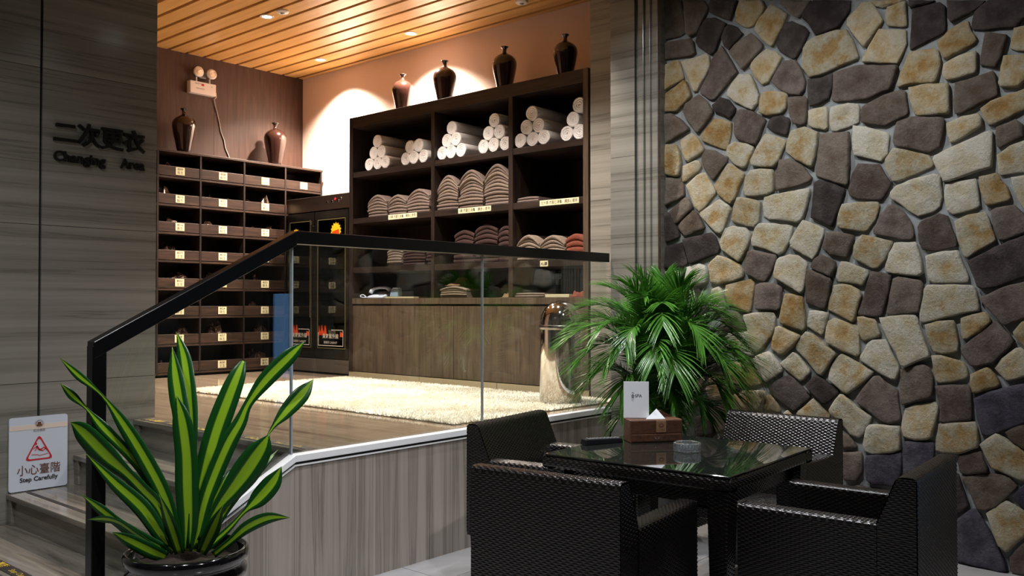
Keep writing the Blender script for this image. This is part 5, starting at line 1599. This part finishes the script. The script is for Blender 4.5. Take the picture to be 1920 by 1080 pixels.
me = text_mesh('虹谷酒店', 0.010); me.materials.clear(); me.materials.append(M['brownprint'])
for v in me.vertices: v.co = Vector((0.022 + v.co.x, -D2 - 0.005, 0.054 + v.co.y))
o = bpy.data.objects.new('caption', me); C.objects.link(o); o.parent = plq
ti = MB()
ti.v += [(-0.045, -0.030, HB + 0.001), (0.050, -0.034, HB + 0.001), (0.016, -0.006, HB + 0.046), (-0.02, 0.010, HB + 0.001), (0.040, 0.012, HB + 0.001)]
ti.f += [(0, 1, 2), (1, 4, 2), (4, 3, 2), (3, 0, 2), (0, 3, 4, 1)]
tso = thing('tissue', 'white tissue peaking out of the leather tissue box', 'tissue', (3.615, 2.281, ZT), None, R(-38))
ti.build('fold', 'paper', tso, local=True)
cd = thing('menu_card', 'white folded SPA card standing on the leather tissue box', 'card', (3.572, 2.345, ZT + HB + 0.001), None, R(-53))
Wc, Hc = 0.059, 0.171
cf = MB().hexa([(-Wc, -0.010, 0.0015), (Wc, -0.010, 0.0015), (Wc, -0.0085, 0.0015), (-Wc, -0.0085, 0.0015), (-Wc, -0.001, Hc), (Wc, -0.001, Hc), (Wc, 0.0005, Hc), (-Wc, 0.0005, Hc)]).build('front_leaf', 'paper', cd, local=True)
MB().hexa([(-Wc, 0.018, 0.0015), (Wc, 0.018, 0.0015), (Wc, 0.0195, 0.0015), (-Wc, 0.0195, 0.0015), (-Wc, 0.0005, Hc), (Wc, 0.0005, Hc), (Wc, 0.002, Hc), (-Wc, 0.002, Hc)]).build('back_leaf', 'paper', cd, local=True)
for (s, sz, x, z) in [('SPA', 0.020, 0.010, 0.098), ('ය', 0.030, -0.016, 0.098)]:
    me = text_mesh(s, sz, offset=0.0001)
    if s != 'SPA':
        mbl = MB().tube([(-0.020, -0.007, 0.098), (-0.012, -0.007, 0.099), (-0.010, -0.007, 0.106), (-0.018, -0.007, 0.110), (-0.022, -0.0065, 0.104), (-0.017, -0.0065, 0.099)], 0.0012, 5)
        mbl.tube([(-0.021, -0.006, 0.118), (-0.016, -0.0058, 0.121), (-0.012, -0.006, 0.117), (-0.016, -0.0062, 0.113)], 0.0010, 5)
        mbl.build('logo', 'ink', cf, local=True)
        bpy.data.meshes.remove(me)
        continue
    me.materials.clear(); me.materials.append(M['ink'])
    for v in me.vertices:
        zz = z + v.co.y
        v.co = Vector((x + v.co.x, -0.010 + 0.009 * zz / Hc - 0.0008, zz))
    o = bpy.data.objects.new('lettering', me); C.objects.link(o); o.parent = cf
rc = thing('remote_control', 'black remote control lying at the left of the glass table', 'remote control', (3.392, 2.415, ZT), None, R(-21))
MB().hexa([(-0.105, -0.024, 0.0), (0.105, -0.024, 0.0), (0.105, 0.024, 0.0), (-0.105, 0.024, 0.0), (-0.100, -0.021, 0.026), (0.100, -0.021, 0.020), (0.100, 0.021, 0.020), (-0.100, 0.021, 0.026)]).build('case', 'remote', rc, local=True, bevel=0.004)
kb = MB()
for i in range(9):
    for j in range(3): kb.box(-0.078 + i * 0.019, -0.067 + i * 0.019, -0.015 + j * 0.012, -0.008 + j * 0.012, 0.0255 - i * 0.00055, 0.0278 - i * 0.00055)
kb.build('buttons', 'button', rc, local=True)
ash = thing('ashtray', 'round cut-glass ashtray on the glass table', 'ashtray', (3.452, 2.003, ZT))
MB().lathe([(0.0, 0.0005), (0.053, 0.0005), (0.057, 0.004), (0.058, 0.018), (0.055, 0.020), (0.058, 0.022), (0.058, 0.036), (0.055, 0.039), (0.049, 0.038), (0.044, 0.014), (0.0, 0.012)], (0, 0, 0), 48, cap=False, ripple=lambda a, h: 1 + 0.035 * (1 if int(a / (2 * math.pi) * 48 + 0.5) % 2 else -1)).build('bowl', 'cutglass', ash, local=True)
MB().lathe([(0.046, 0.0395), (0.049, 0.0415), (0.054, 0.0415), (0.056, 0.0395)], (0, 0, 0), 48, cap=False).build('rim', 'cutglass', ash, local=True, smooth=True)

# ------------------------------------------------------------------ striped-leaf plant in the black pot
PX, PY = 1.77, 3.20
dr_ = thing('striped_plant', 'striped-leaf dracaena in a glossy black ringed pot before the stairs', 'potted plant', (PX, PY, 0))
prof = [(0.0, 0.0), (0.150, 0.0), (0.160, 0.02), (0.185, 0.12), (0.205, 0.22), (0.212, 0.29), (0.205, 0.325), (0.196, 0.335), (0.210, 0.345), (0.222, 0.365), (0.222, 0.385), (0.208, 0.402), (0.214, 0.412), (0.229, 0.430), (0.229, 0.450), (0.222, 0.462), (0.212, 0.462), (0.205, 0.448), (0.200, 0.40), (0.0, 0.40)]
MB().lathe(prof, (PX, PY, 0), 56, cap=False).build('pot', 'pot', dr_, smooth=True)
MB().lathe([(0.0, 0.4005), (0.05, 0.425), (0.15, 0.418), (0.199, 0.405)], (PX, PY, 0), 28, cap=False).build('soil', 'soil', dr_, smooth=True)
LEAVES = [
[(-0.512,1.185,-0.04,0.0),(-0.434,1.117,-0.033,0.032),(-0.339,1.039,-0.027,0.011),(-0.253,0.93,-0.02,0.05),(-0.159,0.785,-0.013,0.064),(-0.083,0.64,-0.007,0.059),(-0.026,0.459,-0.0,0.032)],
[(-0.531,1.085,-0.08,0.0),(-0.478,1.039,-0.069,0.033),(-0.413,0.985,-0.057,0.011),(-0.347,0.917,-0.046,0.042),(-0.259,0.836,-0.034,0.039),(-0.163,0.737,-0.023,0.046),(-0.085,0.602,-0.011,0.046),(-0.03,0.459,-0.0,0.027)],
[(-0.459,0.939,-0.02,0.0),(-0.407,0.903,-0.017,0.078),(-0.314,0.812,-0.013,0.091),(-0.24,0.749,-0.01,0.055),(-0.174,0.685,-0.007,0.055),(-0.1,0.604,-0.003,0.055),(-0.044,0.459,-0.0,0.036)],
[(-0.39,0.823,0.0,0.0),(-0.281,0.714,0.0,0.046),(-0.171,0.614,0.0,0.064),(-0.099,0.514,0.0,0.055),(-0.044,0.45,0.0,0.036)],
[(-0.38,0.675,0.05,0.0),(-0.318,0.622,0.038,0.036),(-0.252,0.565,0.025,0.036),(-0.166,0.499,0.013,0.054),(-0.08,0.45,0.0,0.046)],
[(-0.343,0.589,0.08,0.0),(-0.29,0.587,0.06,0.027),(-0.245,0.569,0.04,0.023),(-0.199,0.528,0.02,0.023),(-0.099,0.45,0.0,0.018)],
[(-0.232,0.553,0.12,0.0),(-0.192,0.516,0.08,0.044),(-0.119,0.461,0.04,0.054),(-0.08,0.427,0.0,0.036)],
[(-0.119,1.281,-0.2,0.0),(-0.078,1.187,-0.167,0.053),(-0.052,1.094,-0.133,0.066),(-0.03,0.975,-0.1,0.07),(-0.013,0.868,-0.067,0.056),(-0.01,0.689,-0.033,0.055),(-0.003,0.459,-0.0,0.036)],
[(-0.114,1.225,-0.14,0.0),(-0.091,1.124,-0.112,0.056),(-0.066,1.033,-0.084,0.07),(-0.042,0.944,-0.056,0.065),(-0.027,0.782,-0.028,0.055),(-0.008,0.459,-0.0,0.036)],
[(-0.055,1.043,-0.03,0.0),(-0.03,0.948,-0.024,0.069),(-0.01,0.82,-0.018,0.082),(-0.003,0.693,-0.012,0.087),(0.004,0.558,-0.006,0.073),(0.002,0.45,-0.0,0.036)],
[(0.168,1.167,-0.15,0.019),(0.154,1.114,-0.125,0.061),(0.125,1.022,-0.1,0.08),(0.086,0.895,-0.075,0.084),(0.057,0.759,-0.05,0.079),(0.034,0.617,-0.025,0.055),(0.02,0.459,-0.0,0.036)],
[(0.418,1.244,-0.12,0.0),(0.367,1.191,-0.105,0.056),(0.277,1.098,-0.09,0.061),(0.212,1.006,-0.075,0.034),(0.184,0.934,-0.06,0.051),(0.142,0.853,-0.045,0.065),(0.092,0.726,-0.03,0.064),(0.06,0.62,-0.015,0.055),(0.029,0.459,-0.0,0.036)],
[(0.438,1.089,-0.2,0.0),(0.4,1.034,-0.167,0.063),(0.341,0.962,-0.133,0.053),(0.289,0.891,-0.1,0.009),(0.228,0.756,-0.067,0.011),(0.164,0.634,-0.033,0.018),(0.056,0.468,-0.0,0.027)],
[(0.302,0.89,-0.04,0.0),(0.275,0.836,-0.032,0.081),(0.222,0.755,-0.024,0.103),(0.17,0.683,-0.016,0.082),(0.117,0.612,-0.008,0.046),(0.056,0.486,-0.0,0.036)],
[(0.348,0.764,-0.05,0.0),(0.319,0.706,-0.04,0.066),(0.266,0.644,-0.03,0.066),(0.214,0.596,-0.02,0.016),(0.153,0.529,-0.01,0.023),(0.074,0.459,-0.0,0.027)],
[(0.406,0.589,0.05,0.0),(0.322,0.586,0.038,0.041),(0.237,0.547,0.025,0.045),(0.169,0.49,0.013,0.027),(0.102,0.436,0.0,0.027)],
[(0.128,0.741,-0.15,0.0),(0.111,0.692,-0.112,0.047),(0.077,0.606,-0.075,0.056),(0.043,0.504,-0.037,0.046),(0.029,0.45,-0.0,0.036)],
[(0.295,0.804,-0.2,0.0),(0.251,0.751,-0.15,0.029),(0.172,0.657,-0.1,0.033),(0.113,0.565,-0.05,0.032),(0.074,0.468,-0.0,0.027)],
[(0.158,0.641,0.06,0.0),(0.112,0.548,0.03,0.054),(0.056,0.441,0.0,0.036)],
[(-0.088,0.679,0.05,0.0),(-0.053,0.556,0.025,0.05),(-0.026,0.441,0.0,0.036)],
[(-0.214,0.81,-0.08,0.0),(-0.156,0.703,-0.053,0.046),(-0.091,0.553,-0.027,0.055),(-0.026,0.459,-0.0,0.036)]]
def catmull(P, n):
    out = []
    for i in range(len(P) - 1):
        p0, p1, p2, p3 = P[max(i-1, 0)], P[i], P[i+1], P[min(i+2, len(P)-1)]
        for q in range(n):
            t = q / n
            out.append(tuple(0.5 * ((2*b) + (-a + c) * t + (2*a - 5*b + 4*c - d) * t*t + (-a + 3*b - 3*c + d) * t*t*t) for a, b, c, d in zip(p0, p1, p2, p3)))
    out.append(tuple(P[-1]))
    return out
base_p = Vector((PX, PY, 0))
for li, L in enumerate(LEAVES):
    pts = catmull(L, 5)
    mb = MB(); mb.uv = []
    n = len(pts)
    cs = [base_p + RT * p[0] + TOCAM * p[2] + Vector((0, 0, p[1])) for p in pts]
    tw = 0.35 * math.sin(li * 2.3)
    for i in range(n):
        tg = (cs[min(i+1, n-1)] - cs[max(i-1, 0)]).normalized()
        side = tg.cross(TOCAM * math.cos(tw) + Vector((0, 0, 1)) * math.sin(tw) * 0.6).normalized()
        nrm = side.cross(tg).normalized()
        if nrm.dot(TOCAM) < 0: nrm = -nrm
        wd = max(pts[i][3], 0.0012) / 2 * 1.04
        for k, u in enumerate((-1, -0.5, 0, 0.5, 1)):
            fold = 0.16 * wd * abs(u) ** 1.0
            mb.v.append(tuple(cs[i] + side * wd * u + nrm * fold))
            mb.uv.append((0.5 + u / 2, i / n))
    for i in range(n - 1):
        for k in range(4):
            a = i * 5 + k
            mb.f.append((a, a + 1, a + 6, a + 5))
    o = mb.build('leaf', 'leaf', dr_, smooth=True)
    sm = o.modifiers.new('thick', 'SOLIDIFY'); sm.thickness = 0.0012

# ------------------------------------------------------------------ palm behind the table
QX, QY = 4.60, 2.83
pm = thing('palm', 'bushy green areca palm standing before the stone wall and pillar', 'potted plant', (QX, QY, 0))
MB().lathe([(0.0, 0.0), (0.13, 0.0), (0.14, 0.02), (0.17, 0.30), (0.185, 0.315), (0.185, 0.345), (0.172, 0.345), (0.165, 0.31), (0.0, 0.31)], (QX, QY, 0), 40, cap=False).build('pot', 'pot', pm, smooth=True)
MB().lathe([(0.0, 0.325), (0.08, 0.325), (0.166, 0.313)], (QX, QY, 0), 24, cap=False).build('soil', 'soil', pm)
pb = Vector((QX, QY, 0))
def loc(r, z, d): return pb + RT * r + TOCAM * d + Vector((0, 0, z))
FR = []   # tip (r, z, d), control (r, z, d), leaflet length
def F_(tr, tz, td, cr_, cz_, cd_, ln=0.20): FR.append(((tr, tz, td), (cr_, cz_, cd_), ln))
F_(-0.576, 1.18, 0.06, -0.288, 1.45, 0.03); F_(-0.509, 1.07, 0.16, -0.269, 1.35, 0.1); F_(-0.432, 1.38, -0.05, -0.192, 1.45, -0.02); F_(-0.326, 1.49, 0.05, -0.115, 1.45, 0.03); F_(-0.154, 1.54, 0.1, -0.048, 1.4, 0.05)
F_(0.0192, 1.54, -0.1, 0, 1.4, -0.05); F_(0.173, 1.5, 0.06, 0.0768, 1.45, 0.03); F_(0.298, 1.4, -0.05, 0.154, 1.45, -0.03); F_(0.355, 1.26, 0.12, 0.211, 1.43, 0.06); F_(0.538, 0.989, 0.02, 0.326, 1.31, 0.02)
F_(0.48, 1.08, -0.12, 0.288, 1.37, -0.08); F_(0.403, 0.951, 0.18, 0.269, 1.24, 0.12); F_(-0.269, 1.16, 0.36, -0.173, 1.47, 0.18, 0.17); F_(0.154, 1.18, 0.38, 0.0768, 1.5, 0.2, 0.17); F_(-0.0576, 1.28, 0.34, -0.0384, 1.52, 0.16, 0.18)
F_(-0.461, 0.922, 0.1, -0.288, 1.18, 0.06); F_(0.288, 0.874, 0.28, 0.192, 1.16, 0.2); F_(-0.288, 0.893, 0.28, -0.211, 1.16, 0.2); F_(0, 1.02, 0.38, 0, 1.33, 0.25); F_(0.048, 1.45, -0.28, 0.0192, 1.45, -0.14)
F_(-0.24, 1.37, -0.28, -0.115, 1.4, -0.14); F_(0.269, 1.26, -0.3, 0.154, 1.37, -0.16); F_(0.442, 0.836, 0.04, 0.288, 1.07, 0.04); F_(-0.403, 1.24, 0.22, -0.211, 1.43, 0.12); F_(0.24, 1.37, 0.2, 0.115, 1.47, 0.1); F_(-0.144, 1.43, 0.22, -0.0768, 1.47, 0.1)
F_(0.192, 0.779, 0.22, 0.154, 0.989, 0.14, 0.16); F_(-0.173, 0.779, 0.24, -0.134, 0.989, 0.16, 0.16); F_(0.048, 0.827, 0.26, 0.0288, 1.07, 0.16, 0.16); F_(0.326, 0.722, 0.1, 0.211, 0.932, 0.08, 0.16)
F_(-0.48, 1.28, -0.1, -0.23, 1.43, -0.06); F_(-0.211, 1.5, 0.16, -0.096, 1.45, 0.08); F_(0.096, 1.52, 0.14, 0.0384, 1.45, 0.07); F_(0.346, 1.33, 0.02, 0.173, 1.45, 0.01); F_(0.432, 1.18, 0.08, 0.25, 1.39, 0.05); F_(-0.365, 1.07, 0.28, -0.23, 1.33, 0.18)
F_(0.288, 1.05, 0.32, 0.173, 1.33, 0.2); F_(-0.115, 1.08, 0.4, -0.0768, 1.39, 0.24, 0.17); F_(0.384, 1.08, 0.22, 0.23, 1.33, 0.14); F_(-0.048, 1.4, 0.26, -0.0288, 1.45, 0.12); F_(0.0192, 0.702, 0.2, 0.0096, 0.922, 0.14, 0.15); F_(-0.288, 0.702, 0.1, -0.192, 0.893, 0.1, 0.15)
rg = random.Random(11)
for fi, (T_, K_, ln) in enumerate(FR):
    a0 = 2 * math.pi * fi / len(FR)
    B0 = loc(0.07 * math.cos(a0), 0.33, 0.07 * math.sin(a0))
    B1, B2 = loc(*K_), loc(*T_)
    Bm = B0 + Vector(((B1 - B0).x * 0.25, (B1 - B0).y * 0.25, (B1 - B0).z * 0.62))
    N = 26
    cur = []
    for i in range(N + 1):
        t = i / N
        cur.append((1-t)**3 * B0 + 3*t*(1-t)**2 * Bm + 3*t*t*(1-t) * B1 + t**3 * B2)
    st_ = MB().tube(cur, [0.0062 * (1 - 0.75 * i / N) for i in range(N + 1)], 6)
    fo = MB()
    for i in range(9, N + 1):
        for sd in (-1, 1):
            for sub in (0, 0.33, 0.67):
                ii = i - sub
                t = ii / N
                p = cur[i] * (1 - sub) + cur[i-1] * sub
                tg = (cur[min(i+1, N)] - cur[i-1]).normalized()
                side = tg.cross(Vector((0, 0, 1)))
                if side.length < 0.05: side = RT.copy()
                side.normalize()
                upv = side.cross(tg).normalized()
                u = (t - 0.32) / 0.68
                L = ln * (0.55 + 0.9 * math.sin(math.pi * (0.12 + 0.74 * u))) * rg.uniform(0.85, 1.1) * 0.92
                d = (tg * (0.50 + 0.65 * u) + side * sd * (0.85 - 0.35 * u) + upv * rg.uniform(0.10, 0.42)).normalized()
                wd = 0.0054 * rg.uniform(0.8, 1.15)
                wv = d.cross(upv).normalized()
                q = len(fo.v)
                for k, f in enumerate((0, 0.3, 0.65, 1.0)):
                    c = p + d * L * f + Vector((0, 0, -1)) * L * (0.30 * f * f)
                    hw = wd * (0.55, 1.0, 0.75, 0.06)[k]
                    fo.v += [tuple(c - wv * hw), tuple(c + upv * hw * 0.35), tuple(c + wv * hw)]
                for k in range(3):
                    a = q + k * 3
                    fo.f += [(a, a + 1, a + 4, a + 3), (a + 1, a + 2, a + 5, a + 4)]
    fr_o = st_.build('frond', 'palm_stem', pm, smooth=True)
    lo_ = fo.build('leaflets', 'palm', fr_o, smooth=True)
